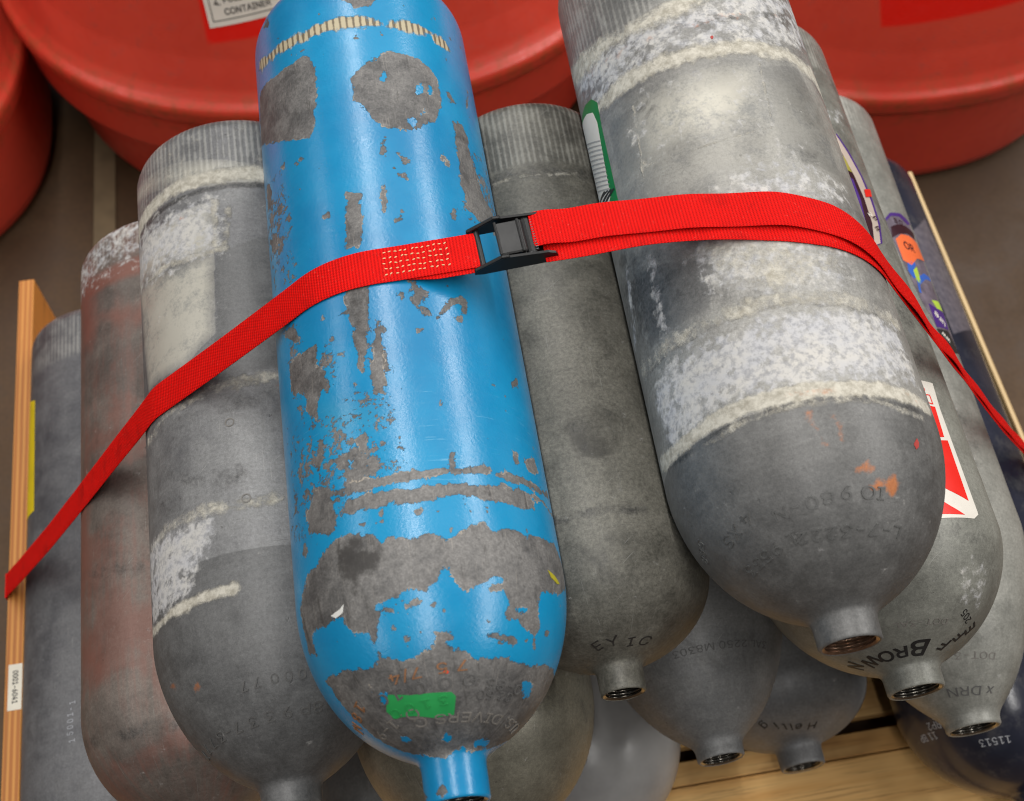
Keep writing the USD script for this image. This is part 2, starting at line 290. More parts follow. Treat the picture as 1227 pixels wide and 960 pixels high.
class Tank(Surf):
    def __init__(self, key, label, spec, L, mat, bore, ds=.0035, rneck=.0205, base_round=.018, group=None, boot=0.0):
        x, z, yn, yaw, pit, R, neck, Ld, p = spec; z += EYE[2]
        d = np.array([math.sin(yaw), 1, math.sin(pit)]); d /= np.linalg.norm(d)
        e1 = np.cross(d, [0, 0, 1.0]); e1 /= np.linalg.norm(e1); e2 = np.cross(e1, d)
        o = np.array([x, yn, z]); self.R = R; self.o, self.d = o, d
        # outline (axial, radius) from the lip of the neck over the shoulder to the base
        u = 1 - np.linspace(0, 1, 70)[::-1] ** 1.6; ax = neck + Ld * (1 - u); r = R * np.sqrt(np.clip(1 - u ** p, 0, 1))
        o_ = np.argsort(ax); ax, r = ax[o_], r[o_]
        fil = .009
        rn = rneck * (1 + .10 * np.clip((ax - neck * .4) / .02, 0, 1))
        r = np.where(r < rneck * 3, np.maximum(r, 0), r)
        rs = np.log(np.exp(np.clip(r / .0022, 0, 60)) + np.exp(rneck / .0022)) * .0022 if False else (r ** 5 + rneck ** 5) ** (1 / 5)
        axn = np.linspace(.0016, neck, 14, endpoint=False); prof = [(.0004, rneck * .82 + .0012), (.0, rneck * .82 + .0018), (0.0, rneck - .0016), (.0005, rneck - .0005)] + [(a, rneck) for a in axn]
        prof += [(a, b) for a, b in zip(ax, np.maximum(rs, rneck))]
        prof = np.array(prof); prof[:, 1] = np.minimum(prof[:, 1], R)
        k = prof[:, 0] < neck + .03
        sm = prof[:, 1].copy()
        sm[k] = ndimage.gaussian_filter1d(prof[:, 1], 2.2)[k]; sm[:5] = prof[:5, 1]; prof[:, 1] = sm
        arc0 = np.append(0, np.cumsum(np.linalg.norm(np.diff(prof, axis=0), axis=1))); u0 = np.arange(0, arc0[-1], .0005)
        pa, pr0 = np.interp(u0, arc0, prof[:, 0]), np.interp(u0, arc0, prof[:, 1]); wgt = np.clip((u0 - .0065) / .004, 0, 1) * np.clip((neck + .055 - u0) / .03, 0, 1)
        prs, pas = ndimage.gaussian_filter1d(pr0, 6, mode='nearest'), ndimage.gaussian_filter1d(pa, 6, mode='nearest')
        pr0 = pr0 + wgt * (prs - pr0); pa = pa + wgt * (pas - pa)
        prof = np.stack([pa, np.minimum(pr0, R)], 1)
        prof = np.vstack([prof[prof[:, 0] < ax[-1] - 1e-6], [[ax[-1], R]]])
        br = base_round; q = np.linspace(0, math.pi / 2, 12)
        tail = [(L - br + br * math.sin(a), R - br + br * math.cos(a)) for a in q] + [(L, (R - br) * f) for f in (.8, .5, .2, 0.0005)]
        prof = np.vstack([prof, np.array(tail)])
        keep = np.append(True, np.linalg.norm(np.diff(prof, axis=0), axis=1) > 1e-5); prof = prof[keep]
        arc = np.append(0, np.cumsum(np.linalg.norm(np.diff(prof, axis=0), axis=1)))
        n_t = int(arc[-1] / ds); t = np.unique(np.concatenate([np.linspace(0, arc[-1], n_t), arc[:4]]))
        a_, r_ = np.interp(t, arc, prof[:, 0]), np.interp(t, arc, prof[:, 1])
        n_s = int(2 * math.pi * R / ds) // 2 * 2
        th = np.linspace(-math.pi, math.pi, n_s + 1)
        self.s, self.t, self._r = th * R, t, r_
        self.P = o + a_[None, :, None] * d + r_[None, :, None] * (np.sin(th)[:, None, None] * e1 + np.cos(th)[:, None, None] * e2)
        self.P = self.P
        self.setup()
        if ((self.P[n_s // 2, len(t) // 2] - (o + a_[len(t) // 2] * d)) * self.N[n_s // 2, len(t) // 2]).sum() < 0: self.N = -self.N
        face = ((EYE - self.P) * self.N).sum(2) > 0
        S, T = np.meshgrid(self.s, self.t, indexing='ij'); self._st = np.stack([S[face], T[face]], 1); self._tree = cKDTree(proj(self.P[face]))
        self.tot = arc[-1]; self.fields = {}; self.res = min(.001, ds * .6)
        self.gs = np.arange(-math.pi * R, math.pi * R, self.res); self.gt = np.arange(0, self.tot, self.res)
        self.root = thing(key, label, 'gas cylinder', o, group); self.mat = mat; self.prof = (neck, rneck, bore)
        self.t_of_axial = lambda a: np.interp(a, a_, t)
    def shrink(self, t): return max(.25, np.interp(t, self.t, self._r) / self.R)
    def mask(self, polys):
        GS, GT = np.meshgrid(self.gs, self.gt, indexing='ij'); M = np.zeros(GS.shape, bool)
        for p in polys:
            if p.is_empty: continue
            a, b, c, e = p.bounds; i0, i1 = np.searchsorted(self.gs, [a, c]); j0, j1 = np.searchsorted(self.gt, [b, e])
            i0, j0 = max(0, i0 - 1), max(0, j0 - 1)
            if i1 <= i0 or j1 <= j0: continue
            sl = np.s_[i0:i1 + 1, j0:j1 + 1]; M[sl] |= shapely.contains_xy(p, GS[sl], GT[sl])
        return M
    def field(self, name, polys, soft, amount=1.0):
        """raise a field to +1 inside polygons of surface coordinates, over soft metres"""
        M = self.mask(polys)
        if not M.any(): return
        sd = (ndimage.distance_transform_edt(M) - ndimage.distance_transform_edt(~M)) * self.res / soft
        f = np.clip(np.where(sd > 0, sd * amount, sd), -1, 1) if amount >= 0 else np.clip(np.minimum(sd, 0) + amount, -1, 1)
        g = self.fields.setdefault(name, np.full(M.shape, -1.0)); np.maximum(g, f, out=g)
    def cut(self, name, polys, soft):
        M = self.mask(polys); sd = (ndimage.distance_transform_edt(M) - ndimage.distance_transform_edt(~M)) * self.res / soft
        self.fields[name] = np.minimum(self.fields[name], -np.clip(sd, -1, 1))
    def pp(self, *polys): return [Polygon(self.st(p)).buffer(0) for p in polys]
    def lines(self, w, *ls): return [shapely.LineString(self.st(self.dens(l))).buffer(w) for l in ls]
    @staticmethod
    def dens(l):
        l = np.asarray(l, float); k = np.linspace(0, len(l) - 1, 6 * len(l)); return np.stack([np.interp(k, np.arange(len(l)), l[:, i]) for i in (0, 1)], 1)
    def blobs(self, *bs):
        out = []
        for x, y, a, b in bs:
            k = np.linspace(0, 6.28, 14)[:-1]; q = np.stack([x + a * np.cos(k) * (1 + .25 * rng.standard_normal(13)), y + b * np.sin(k) * (1 + .25 * rng.standard_normal(13))], 1)
            out.append(Polygon(self.st(q)).buffer(0))
        return out
    def ring(self, t0, t1, s0=-9, s1=9): return [shapely.box(max(s0, -math.pi * self.R - .01), t0, min(s1, math.pi * self.R + .01), t1)]
    def finish(self):
        ns, nt = len(self.s), len(self.t); S, T = np.meshgrid(self.s, self.t, indexing='ij')
        ci = (S - self.gs[0]) / self.res; cj = T / self.res
        def samp(n): return ndimage.map_coordinates(self.fields[n], [ci.ravel(), cj.ravel()], order=1, mode='nearest') if n in self.fields else np.full(ns * nt, -1.0)
        i, j = np.meshgrid(np.arange(ns - 1), np.arange(nt - 1), indexing='ij'); a = (i * nt + j).ravel()
        f = np.vstack([np.stack([a, a + nt, a + nt + 1], 1), np.stack([a, a + nt + 1, a + 1], 1)])
        v = self.P.reshape(-1, 3)
        m = trimesh.Trimesh(v, f, process=False)
        mid = len(f) // 2
        nrm = np.cross(v[f[:, 1]] - v[f[:, 0]], v[f[:, 2]] - v[f[:, 0]])
        if (nrm * self.N.reshape(-1, 3)[f[:, 0]]).sum() < 0: f = f[:, ::-1]
        b = part('body', (v, f), self.mat, self.root, True, np.stack([S.ravel(), T.ravel()], 1),
                 {'mA': np.stack([samp('a0'), samp('a1'), samp('a2')], 1), 'mB': np.stack([samp('b0'), samp('b1'), samp('b2')], 1), 'mC': np.stack([samp('c0'), samp('c1'), samp('c2')], 1)})
        # bore with thread
        neck, rn, bore = self.prof
        rb = rn * .82; z = np.linspace(.0012, .038, 150)
        pr = [(.0004, rb + .0012)] + [(q, rb + .0007 * math.sin(q * 2 * math.pi / .0021)) for q in z] + [(.0382, .0005)]
        pr = np.array(pr); k = np.linspace(0, 2 * math.pi, 49)[:-1]
        e1 = np.cross(self.d, [0, 0, 1.0]); e1 /= np.linalg.norm(e1); e2 = np.cross(e1, self.d)
        V = (self.o + pr[:, 0][:, None, None] * self.d + pr[:, 1][:, None, None] * (np.cos(k)[:, None] * e1 + np.sin(k)[:, None] * e2))
        n, mm = V.shape[:2]; F = []
        for q in range(n - 1):
            for w in range(mm):
                a, b2 = q * mm + w, q * mm + (w + 1) % mm; F += [(a, b2, b2 + mm), (a, b2 + mm, a + mm)]
        part('threaded_bore', (V.reshape(-1, 3), np.array(F)), bore, self.root, 40)
        return self
    def mark(self, name, mesh, mat, label=None): return part(name, mesh, mat, self.root, label=label)
# ------------------------------------------------------------------ the setting
def floor_mat():
    m = Mat(); a = m.noise(1.3, 6, .6, .4); b = m.noise(9, 7, .66, .5); c = m.noise(160, 4, .7)
    col = m.mix(m.ss(m.math('add', m.math('multiply', a, .6), m.math('multiply', b, .4)), .38, .62), lin(68, 49, 30), lin(92, 69, 43))
    col = m.mix(m.math('multiply', m.ss(b, .5, .72), .5), col, lin(48, 37, 27)); k = m.mr(c, .3, .7, .82, 1.15)
    col = m.mix(1.0, col, m.add('combine_xyz', None, 'vector', x=k, y=k, z=k), 'multiply')
    return m.out('stained_concrete', base_color=col, roughness=m.mr(b, .3, .7, .5, .8), normal=m.bump(c, .0006, .5))
floor = trimesh.Trimesh([(-9, -6, 0), (9, -6, 0), (9, 12, 0), (-9, 12, 0)], [(0, 1, 2), (0, 2, 3)])
tag(part('floor', floor, floor_mat()), kind='structure')
line_mat = plain('worn_floor_paint', lin(118, 102, 76), .7, var=.25, scale=30)
p0, p1 = at_z(130, 160, 0), at_z(122, 258, 0)
ln = trimesh.Trimesh([(p0[0] - .016, p0[1] + .5, .004), (p0[0] + .016, p0[1] + .5, .004), (p1[0] + .016, p1[1] - .6, .004), (p1[0] - .016, p1[1] - .6, .004)], [(0, 2, 1), (0, 3, 2)])
tag(part('floor_line', ln, line_mat), kind='structure')

# ------------------------------------------------------------------ red raft containers on the floor behind
class Drum(Surf):
    def __init__(self, key, label, cx, cy, a, b, n, lip, top, fade, ledge=False):
        low = [(.0, .88), (.012, .91), (.03, .925), (lip - .112, .945), (lip - .106, .955), (lip - .102, .985), (lip - .094, 1.0)] if ledge else [(.0, .93), (.012, .965), (.03, .98), (lip * .55, .992)]
        hs = low + [(lip - .034, 1.0), (lip - .030, .996), (lip - .027, 1.004), (lip - .024, 1.016), (lip - .004, 1.02), (lip + .004, 1.015), (lip + .010, .995), (lip + .022, .975),
              (lip + .06, .935), (lip + .14, .87), (top - .06, .77), (top - .02, .70), (top, .60), (top + .012, .5), (top + .016, .0005)]
        hs = np.array(hs); arc = np.append(0, np.cumsum(np.hypot(np.diff(hs[:, 0]), np.diff(hs[:, 1]) * a)))
        t = np.unique(np.concatenate([np.linspace(0, arc[-1], 150), arc]))
        z, f = np.interp(t, arc, hs[:, 0]), np.interp(t, arc, hs[:, 1])
        z, f = ndimage.gaussian_filter1d(z, .8, mode='nearest'), ndimage.gaussian_filter1d(f, .8, mode='nearest')
        k = np.linspace(-math.pi / 2 - math.pi, -math.pi / 2 + math.pi, 241)
        c, s = np.cos(k), np.sin(k); x = np.sign(c) * abs(c) ** (2 / n); y = np.sign(s) * abs(s) ** (2 / n)
        self.P = np.stack([cx + a * x[:, None] * f, cy + b * y[:, None] * f, np.broadcast_to(z, (241, len(z)))], 2)
        d = np.linalg.norm(np.diff(np.stack([a * x, b * y], 1), axis=0), axis=1); self.s = np.append(0, np.cumsum(d)); self.s -= self.s[120]
        self.t = t; self.setup()
        self.root = thing(key, label, 'container', (cx, cy, 0))
        m = Mat(); A = m.attr('mA'); nb = m.noise(5, 6, .6); nf = m.noise(60, 5, .65)
        base = m.mix(m.ss(nb, .3, .7), lin(194, 58, 42), lin(208, 67, 48)); base = m.mix(m.math('multiply', m.ss(nf, .55, .75), .3), base, lin(150, 70, 58))
        base = m.mix(m.ss(A[0], -.12, .12), base, lin(222, 22, 8))
        dirt = m.math('multiply', m.ss(A[1], -1, .6), m.ss(nf, .42, .66)); base = m.mix(m.math('multiply', dirt, .55), base, lin(150, 72, 34))
        mat = m.out('red_shell_' + str(int(abs(cx) * 100)), base_color=base, roughness=m.mr(nf, .3, .7, .32, .5), normal=m.bump(nf, .0004, .4))
        ns, nt = len(self.s), len(t); S, T = np.meshgrid(self.s, t, indexing='ij')
        v = self.P.reshape(-1, 3); fa = np.full(len(v), -1.0)
        for poly in fade:
            P_ = Polygon(self.st(poly)).buffer(0); pts = shapely.points(S.ravel(), T.ravel()); dd = shapely.distance(P_.exterior, pts); ins = shapely.contains(P_, pts)
            fa = np.maximum(fa, np.clip(np.where(ins, dd, -dd) / .03, -1, 1))
        di = np.clip(1 - abs(T - np.interp(lip - .012, z, t)).ravel() / .03, -1, 1)
        i, j = np.meshgrid(np.arange(ns - 1), np.arange(nt - 1), indexing='ij'); q = (i * nt + j).ravel()
        F = np.vstack([np.stack([q, q + nt, q + nt + 1], 1), np.stack([q, q + nt + 1, q + 1], 1)])
        cut = nt and np.searchsorted(z, lip - .030)
        low = (F % nt).max(1) <= cut
        at = np.stack([fa, di, 0 * fa], 1)
        for nm, sel in (('lower_shell', low), ('upper_shell', ~low)):
            used, inv = np.unique(F[sel], return_inverse=True)
            part(nm, (v[used], inv.reshape(-1, 3)), mat, self.root, True, None, {'mA': at[used]})
white_print = plain('white_label_vinyl', lin(222, 216, 206), .45, var=.05)
black_print = plain('black_print', lin(40, 38, 38), .5, var=.1)
dr = Drum('raft_container', 'large red plastic raft container with a white printed instruction label, behind the blue cylinder', -.02, 1.645, .47, .46, 2.4, .26, .56,
          [[(228, -60), (250, 52), (350, 34), (350, -60)]], True)
c = dr.st([(252, 33), (330, 18), (238, 0)]); ax = c[1] - c[0]; ax /= np.linalg.norm(ax); up = np.array([-ax[1], ax[0]]); w = .115; hgt = .16
q = [c[0], c[0] + ax * w, c[0] + ax * w + up * hgt, c[0] + up * hgt]
lab = part('printed_label', dr.patch(q, .0004, .0003, True), white_print, dr.root)
b = c[0] + ax * .007 + up * .007; fr = Polygon([b, b + ax * w, b + ax * w + up * hgt, b + up * hgt]); fr = fr.difference(fr.buffer(-.0012))
part('label_border', dr.wrap(trimesh.creation.extrude_polygon(fr, .0001, engine='earcut'), .0009), black_print, lab)
ang = math.degrees(math.atan2(ax[1], ax[0]))
for txt, o in (('4.', (.019, .031)), ('PULL', (.042, .033)), ('CONTAINER', (.060, .0175))):
    p = c[0] + ax * o[0] + up * o[1]
    m_ = meshkit.text_mesh(txt, .0082, .0001, True); v = np.array(m_.vertices); v[:, :2] -= (v[:, :2].min(0) + v[:, :2].max(0)) / 2
    v[:, :2] = v[:, :1] * ax + v[:, 1:2] * up + p; part('lettering', dr.wrap(trimesh.Trimesh(v, m_.faces), .0009, .01), black_print, lab)
Drum('raft_container', 'red plastic raft container behind the right tanks, with brighter unfaded patch', .80, 1.51, .37, .39, 2.3, .2, .52,
     [[(1053, -60), (1055, 33), (1120, 25), (1180, 12), (1240, -6), (1240, -60)]])
Drum('raft_container', 'darker red rounded container cut off by the left picture edge', -.835, 1.45, .366, .3, 2.4, .2, .5, [])

# ------------------------------------------------------------------ pallet crate
DECK = .14
pine = wood('pallet_pine', lin(216, 164, 98), lin(236, 192, 126), 0); pine_y = wood('stringer_pine', lin(170, 128, 84), lin(200, 156, 104), 1)
def ply_mat(name, outer, core):
    m = Mat(); x = m.add('separate_xyz', None, 'x', vector=m.obj()); y = m.noise(1, 5, .65, .5, vec=m.scale(m.obj(), (300, 5, 60)))
    ply = m.ss(m.math('sine', m.math('multiply', m.math('add', x, m.math('multiply', y, .0015)), 1050)), -.3, .6)
    c = m.mix(ply, outer, core); c = m.mix(m.math('multiply', m.ss(y, .5, .7), .4), c, lin(110, 66, 28)); kn = m.ss(m.noise(16, 3), .72, .76); c = m.mix(kn, c, lin(80, 46, 22))
    return m.out(name, base_color=c, roughness=.55, normal=m.bump(y, .0003, .6))
ply = ply_mat('plywood_orange', lin(176, 108, 44), lin(208, 142, 68)); ply2 = ply_mat('plywood_pale', lin(190, 160, 112), lin(214, 186, 138))
XL, XR = -.4256, .6546
crate = thing('pallet_crate', 'pine pallet crate with plywood sides that holds the heap of cylinders', 'pallet', (.1, .55, 0))
y = .02; ys = [(.02, .135), (.150, .2770), (.2785, .303), (.318, .43), (.445, .56), (.575, .69), (.705, .82), (.835, .96)]
for a, b in ys: part('plank', cbox((XL - .018, a, DECK - .018), (XR + .006, b, DECK), .0012), pine, crate)
for xs in (-.40, .09, .57): part('stringer', cbox((xs, .02, .02), (xs + .045, .96, DECK - .018), .002), pine_y, crate)
for a, b in ((.03, .13), (.44, .54), (.85, .95)): part('bottom_board', cbox((XL, a, 0.001), (XR, b, .02), .0012), pine, crate)
left = part('side_panel', cbox((XL - .018, .02, .03), (XL, .982, EYE[2] - 1.246), .0008), ply, crate, label='thick orange plywood side panel')
part('side_panel', cbox((XR, .02, .03), (XR + .006, .93, EYE[2] - 1.199), .0008), ply2, crate, label='thin pale plywood side panel')
zt = EYE[2] - 1.246; y0, y1 = [at_z(12, v, zt)[1] for v in (852, 797)]
tagm = part('inventory_label', cbox((XL - .0145, y0, zt), (XL - .0005, y1, zt + .0004), .0001), plain('paper_label', lin(226, 220, 204), .6, var=.06), left)
tm = meshkit.text_mesh('0001-6041', .0052, .0002, True); v = np.array(tm.vertices); v[:, :2] -= (v[:, :2].min(0) + v[:, :2].max(0)) / 2
v = np.stack([v[:, 1] + XL - .0072, -v[:, 0] * .85 + (y0 + y1) / 2, v[:, 2] + zt + .0005], 1); part('lettering', trimesh.Trimesh(v, tm.faces), black_print, left)

# ------------------------------------------------------------------ the cylinders
SPEC = {1: [-0.3356, -1.257, 0.225, -0.0015, 0.0005, 0.088, 0.022, 0.095, 2.0], 2: [-0.2068, -1.0289, 0.225, -0.0003, 0.011, 0.092, 0.022, 0.095, 2.0], 3: [-0.1158, -0.8756, 0.2102, -0.0044, 0.0172, 0.0872, 0.0136, 0.1084, 1.674], 4: [-0.0033, -0.7522, 0.1671, 0.0128, 0.007, 0.0853, 0.0252, 0.1056, 1.991], 5: [0.1212, -0.8606, 0.2461, 0.0229, 0.0152, 0.0782, 0.0192, 0.0672, 2.113], 6: [0.2515, -0.7504, 0.2211, 0.0225, 0.0259, 0.0913, 0.0175, 0.1083, 1.923], 7: [0.3432, -0.9123, 0.2262, 0.0178, 0.0132, 0.0952, 0.0161, 0.089, 1.7085], 8: [0.4413, -1.0724, 0.2262, 0.028, 0.0159, 0.0937, 0.0063, 0.1589, 1.4001], 9: [0.5462, -1.2401, 0.1721, 0.0145, 0.0042, 0.1055, 0.0188, 0.1016, 1.9197], 10: [0.2217, -1.0767, 0.2385, -0.0019, -0.0059, 0.0913, 0.0115, 0.1426, 1.614], 11: [0.3376, -1.2594, 0.2579, 0.0003, 0.0, 0.0861, 0.0198, 0.0593, 2.021], 12: [0.0164, -0.9988, 0.1672, 0.0119, 0.0274, 0.0975, 0.0218, 0.1075, 2.022], 13: [0.1328, -1.2547, 0.2001, 0.0011, 0.0002, 0.0904, 0.0216, 0.1015, 2.004]}
bore = plain('threaded_metal', lin(150, 146, 140), .26, 1.0, .15, 200)
bore_rust = plain('rusty_thread', lin(150, 124, 106), .32, .9, .2, 200)
stamp_m = plain('stamped_mark', lin(88, 87, 86), .6, var=.2, scale=200)
stamp_l = plain('stamped_mark_pale', lin(116, 112, 107), .5, var=.2, scale=200)
stamp_rust = plain('stamped_mark_rusty', lin(132, 92, 62), .6, var=.3, scale=200)
ink = plain('black_marker_ink', lin(30, 29, 30), .5, var=.2, scale=300)
stamp_d = plain('stamped_mark_dome', lin(88, 88, 87), .5, var=.25, scale=200)
chalk = plain('white_scratch_mark', lin(170, 172, 178), .7, var=.3, scale=300)
G = lin

# 1: low tank beside the left panel
t = Tank('gas_cylinder', 'dark grey cylinder lying lowest at the left, against the orange plywood panel', SPEC[1], .654, steel('steel_slate', G(82, 82, 86), G(112, 112, 114), .5), bore, .003, boot=.05)
t.field('b2', t.ring(t.t_of_axial(.585), t.t_of_axial(.66)), .02)
t.finish()
t.mark('yellow_label', t.patch([(34, 482), (42, 480), (41, 612), (32, 624)]), plain('yellow_vinyl', G(222, 196, 20), .5, var=.1), 'yellow label')
for i, (px, s_) in enumerate((((87, 842), '1'), ((85, 850), '-'), ((84, 868), '5 0 0 1'), ((86, 888), '1'))): t.mark('scratched_number', t.text(s_, px, .006, 90, squeeze=.8), chalk)
# 2: reddish tank
t = Tank('gas_cylinder', 'grey cylinder with red-brown tint, second from the left, partly under the strap', SPEC[2], .572, steel('steel_reddish', G(98, 90, 85), G(126, 117, 110), .42, tint=G(136, 88, 76)), bore, .0025)
t.field('c1', t.ring(t.t_of_axial(.500), t.t_of_axial(.522)), .012, 1.0); t.field('c1', t.blobs((150, 380, 30, 10), (102, 640, 8, 90), (108, 790, 18, 30), (104, 360, 12, 60)), .02, .5); t.field('c1', t.lines(.008, [(100, 350), (97, 600), (97, 800)]), .03, .1)
t.field('b2', t.ring(t.t_of_axial(.53), t.t_of_axial(.58)), .015); t.field('a0', t.ring(t.t_of_axial(.53), t.t_of_axial(.58)), .03, .02)
t.field('a2', t.lines(.004, [(97, 895), (160, 875), (235, 862)], [(97, 690), (165, 680)]), .012, .2)
t.finish()
# 3: crusted tank left of the blue one
t = Tank('gas_cylinder', 'grey cylinder with cream and white corrosion rings, immediately left of the blue cylinder', SPEC[3], .5525, steel('steel_crusted', G(100, 100, 102), G(134, 134, 134), .5), bore, .0016, group=None)
t.field('b2', t.ring(t.t_of_axial(.487), t.t_of_axial(.56)), .01)
t.field('a1', t.ring(t.t_of_axial(.478), t.t_of_axial(.492)), .008, .8); t.field('a1', t.ring(t.t_of_axial(.478), t.t_of_axial(.56)), .02, -.32)
t.field('b1', t.pp([(160, 310), (200, 265), (256, 240), (257, 305), (205, 322), (166, 352)], [(150, 250), (250, 225), (330, 225), (330, 205), (150, 235)]), .008, .7)
t.field('a2', t.ring(t.t_of_axial(.470), t.t_of_axial(.477)), .004, .9)
t.field('a0', t.pp([(163, 300), (200, 262), (256, 240), (256, 300), (205, 318), (165, 350)]), .02, .45)
t.field('a1', t.lines(.0022, [(168, 345), (200, 318), (258, 300)], [(257, 240), (258, 300), (270, 298), (274, 250)]), .006, .3)
t.field('c0', t.ring(-.01, t.t_of_axial(.157)), .006)
t.field('c0', t.pp([(258, 305), (335, 280), (335, 440), (250, 465), (258, 400)]), .006, .3)
t.field('b1', t.pp([(168, 352), (205, 322), (257, 305), (258, 400), (222, 440), (178, 470)]), .01)
t.field('a1', t.lines(.0036, [(178, 530), (200, 495), (250, 468), (330, 448)]), .009, .35)
t.field('a2', t.pp([(200, 505), (250, 480), (330, 462), (330, 480), (250, 500), (205, 530)]), .02, -.1)
t.field('a1', t.lines(.003, [(180, 660), (200, 632), (240, 612), (330, 598)]), .009, .25)
t.field('a0', t.pp([(178, 665), (200, 640), (255, 620), (250, 650), (235, 675), (228, 700), (218, 715), (200, 728), (184, 748)]), .012, .9)
t.field('a1', t.lines(.0042, [(183, 758), (205, 735), (240, 717), (280, 706)]), .006, 1.0)
t.field('a2', t.blobs((262, 572, 60, 9), (200, 610, 20, 8)), .02, -.05)
t.field('b0', t.blobs((208, 822, 5, 4), (236, 824, 5, 5), (332, 462, 3, 3), (218, 262, 3, 3)), .006, .6)
t.finish()
t.mark('stamped_number', t.text('T-8P 9 3 3 7-3 7 7 7', (300, 866), .0074, 186, th=.0005, squeeze=1.25), stamp_m)
t.mark('stamped_number', t.text('0 0 0 0  7 7', (335, 812), .0066, 184, th=.0005, squeeze=1.1), stamp_m)
for px in ((275, 506), (295, 597)): t.mark('pit_mark', t.wrap(trimesh.creation.extrude_polygon(Point(*t.st([px])[0]).buffer(.0035).difference(Point(*t.st([px])[0]).buffer(.0026)), .0002, engine='earcut'), .0001), stamp_l)

# 4: the blue tank
t = Tank('gas_cylinder', 'blue painted cylinder with badly chipped paint, under the strap buckle', SPEC[4], .634, blue_paint('chipped_blue_paint'), bore, .0013, .0195, .034)
Z = lambda x0, y0, k, *p: [(x0 + a / k, y0 + b / k) for a, b in p]
chips = t.pp([(438, 72), (470, 62), (500, 70), (522, 92), (531, 122), (522, 145), (500, 156), (470, 155), (452, 148), (440, 135), (425, 120), (420, 95)],
  [(311, 112), (330, 92), (370, 66), (379, 82), (378, 150), (371, 166), (340, 172), (313, 176)], [(412, 0), (448, 0), (444, 8), (424, 10)],
  [(541, 144), (552, 148), (561, 165), (566, 192), (579, 234), (592, 262), (582, 274), (568, 258), (561, 247), (552, 222), (549, 192), (546, 172)],
  [(533, 108), (541, 112), (546, 124), (540, 125)], [(414, 230), (434, 230), (434, 296), (412, 300)], [(453, 170), (463, 162), (464, 188), (455, 186)], [(472, 182), (480, 182), (492, 195), (484, 197)],
  [(475, 207), (485, 206), (488, 215), (478, 214)], [(470, 265), (482, 255), (484, 262), (474, 270)], [(414, 343), (443, 340), (442, 395), (436, 446), (428, 446), (423, 395), (417, 378)], [(400, 382), (417, 370), (420, 378)],
  [(488, 332), (501, 334), (514, 350), (509, 368), (522, 376), (518, 382), (505, 378), (494, 362), (490, 350)], [(520, 382), (538, 358), (552, 353), (561, 362), (560, 378), (552, 386), (542, 381), (552, 374), (552, 364), (543, 366), (526, 384)],
  [(346, 437), (381, 411), (380, 437), (389, 446), (397, 459), (396, 475), (386, 472), (381, 482), (381, 504), (368, 498), (365, 475), (349, 472)], [(340, 400), (352, 388), (362, 412), (350, 410)],
  [(449, 382), (457, 382), (459, 427), (462, 459), (462, 472), (448, 472), (442, 453), (448, 427)], [(380, 527), (389, 527), (386, 560), (379, 569)],
  [(425, 526), (438, 518), (440, 540), (434, 548)], [(368, 620), (378, 590), (395, 580), (400, 600), (405, 630), (395, 645), (370, 640)], [(404, 545), (414, 545), (412, 566), (404, 560)],
  [(612, 456), (620, 452), (622, 466), (614, 466)], [(614, 540), (620, 542), (622, 556), (616, 556)], [(628, 552), (640, 550), (645, 566), (634, 566)], [(540, 540), (544, 538), (548, 562), (532, 562)], [(496, 612), (508, 608), (504, 618), (496, 618)],
  [(590, 700), (604, 702), (600, 708), (588, 706)],
  Z(330, 600, 3.2, (95, 420), (120, 300), (170, 220), (200, 180), (240, 150), (290, 120), (370, 120), (410, 170), (430, 130), (500, 150), (560, 130), (610, 110), (660, 150), (720, 120), (760, 85), (800, 90), (830, 115), (880, 95), (960, 130), (1010, 140), (1070, 170), (1100, 250), (1112, 350), (1060, 360), (1022, 350), (1000, 450), (1020, 490), (990, 520), (930, 470), (870, 460), (890, 400), (870, 300), (830, 290), (800, 320), (720, 345), (680, 300), (650, 260), (620, 310), (580, 350), (500, 340), (470, 380), (385, 395), (378, 420), (440, 405), (475, 430), (410, 440), (385, 560), (415, 600), (400, 605), (370, 545), (360, 500), (300, 510), (250, 460), (200, 490), (140, 510), (160, 600), (130, 590)),
  Z(330, 600, 3.2, (190, 690), (250, 650), (350, 640), (420, 600), (500, 610), (580, 590), (620, 560), (610, 510), (680, 505), (685, 535), (650, 545), (720, 570), (760, 600), (775, 625), (790, 600), (850, 590), (900, 610), (980, 630), (1060, 640), (1085, 680), (1072, 740), (1040, 790), (980, 860), (900, 930), (820, 955), (760, 960), (700, 955), (640, 985), (560, 985), (480, 960), (400, 920), (330, 860), (260, 790)),
  Z(330, 600, 3.2, (800, 505), (850, 500), (920, 520), (925, 550), (860, 552), (800, 530)), [(508, 950), (516, 955), (512, 985), (500, 985), (500, 950)], [(522, 944), (530, 938), (538, 950), (530, 958), (522, 955)], [(550, 960), (585, 955), (586, 985), (545, 985)])
chips += t.lines(.003, [(398, 592), (450, 578), (490, 570), (545, 563), (585, 564)], [(598, 570), (630, 578), (656, 594)]) + t.lines(.0052, [(420, 606), (450, 600), (485, 595), (550, 586), (600, 592), (636, 604)]) + t.lines(.0014, [(380, 625), (420, 612), (470, 603)], [(600, 580), (650, 600), (664, 622)])
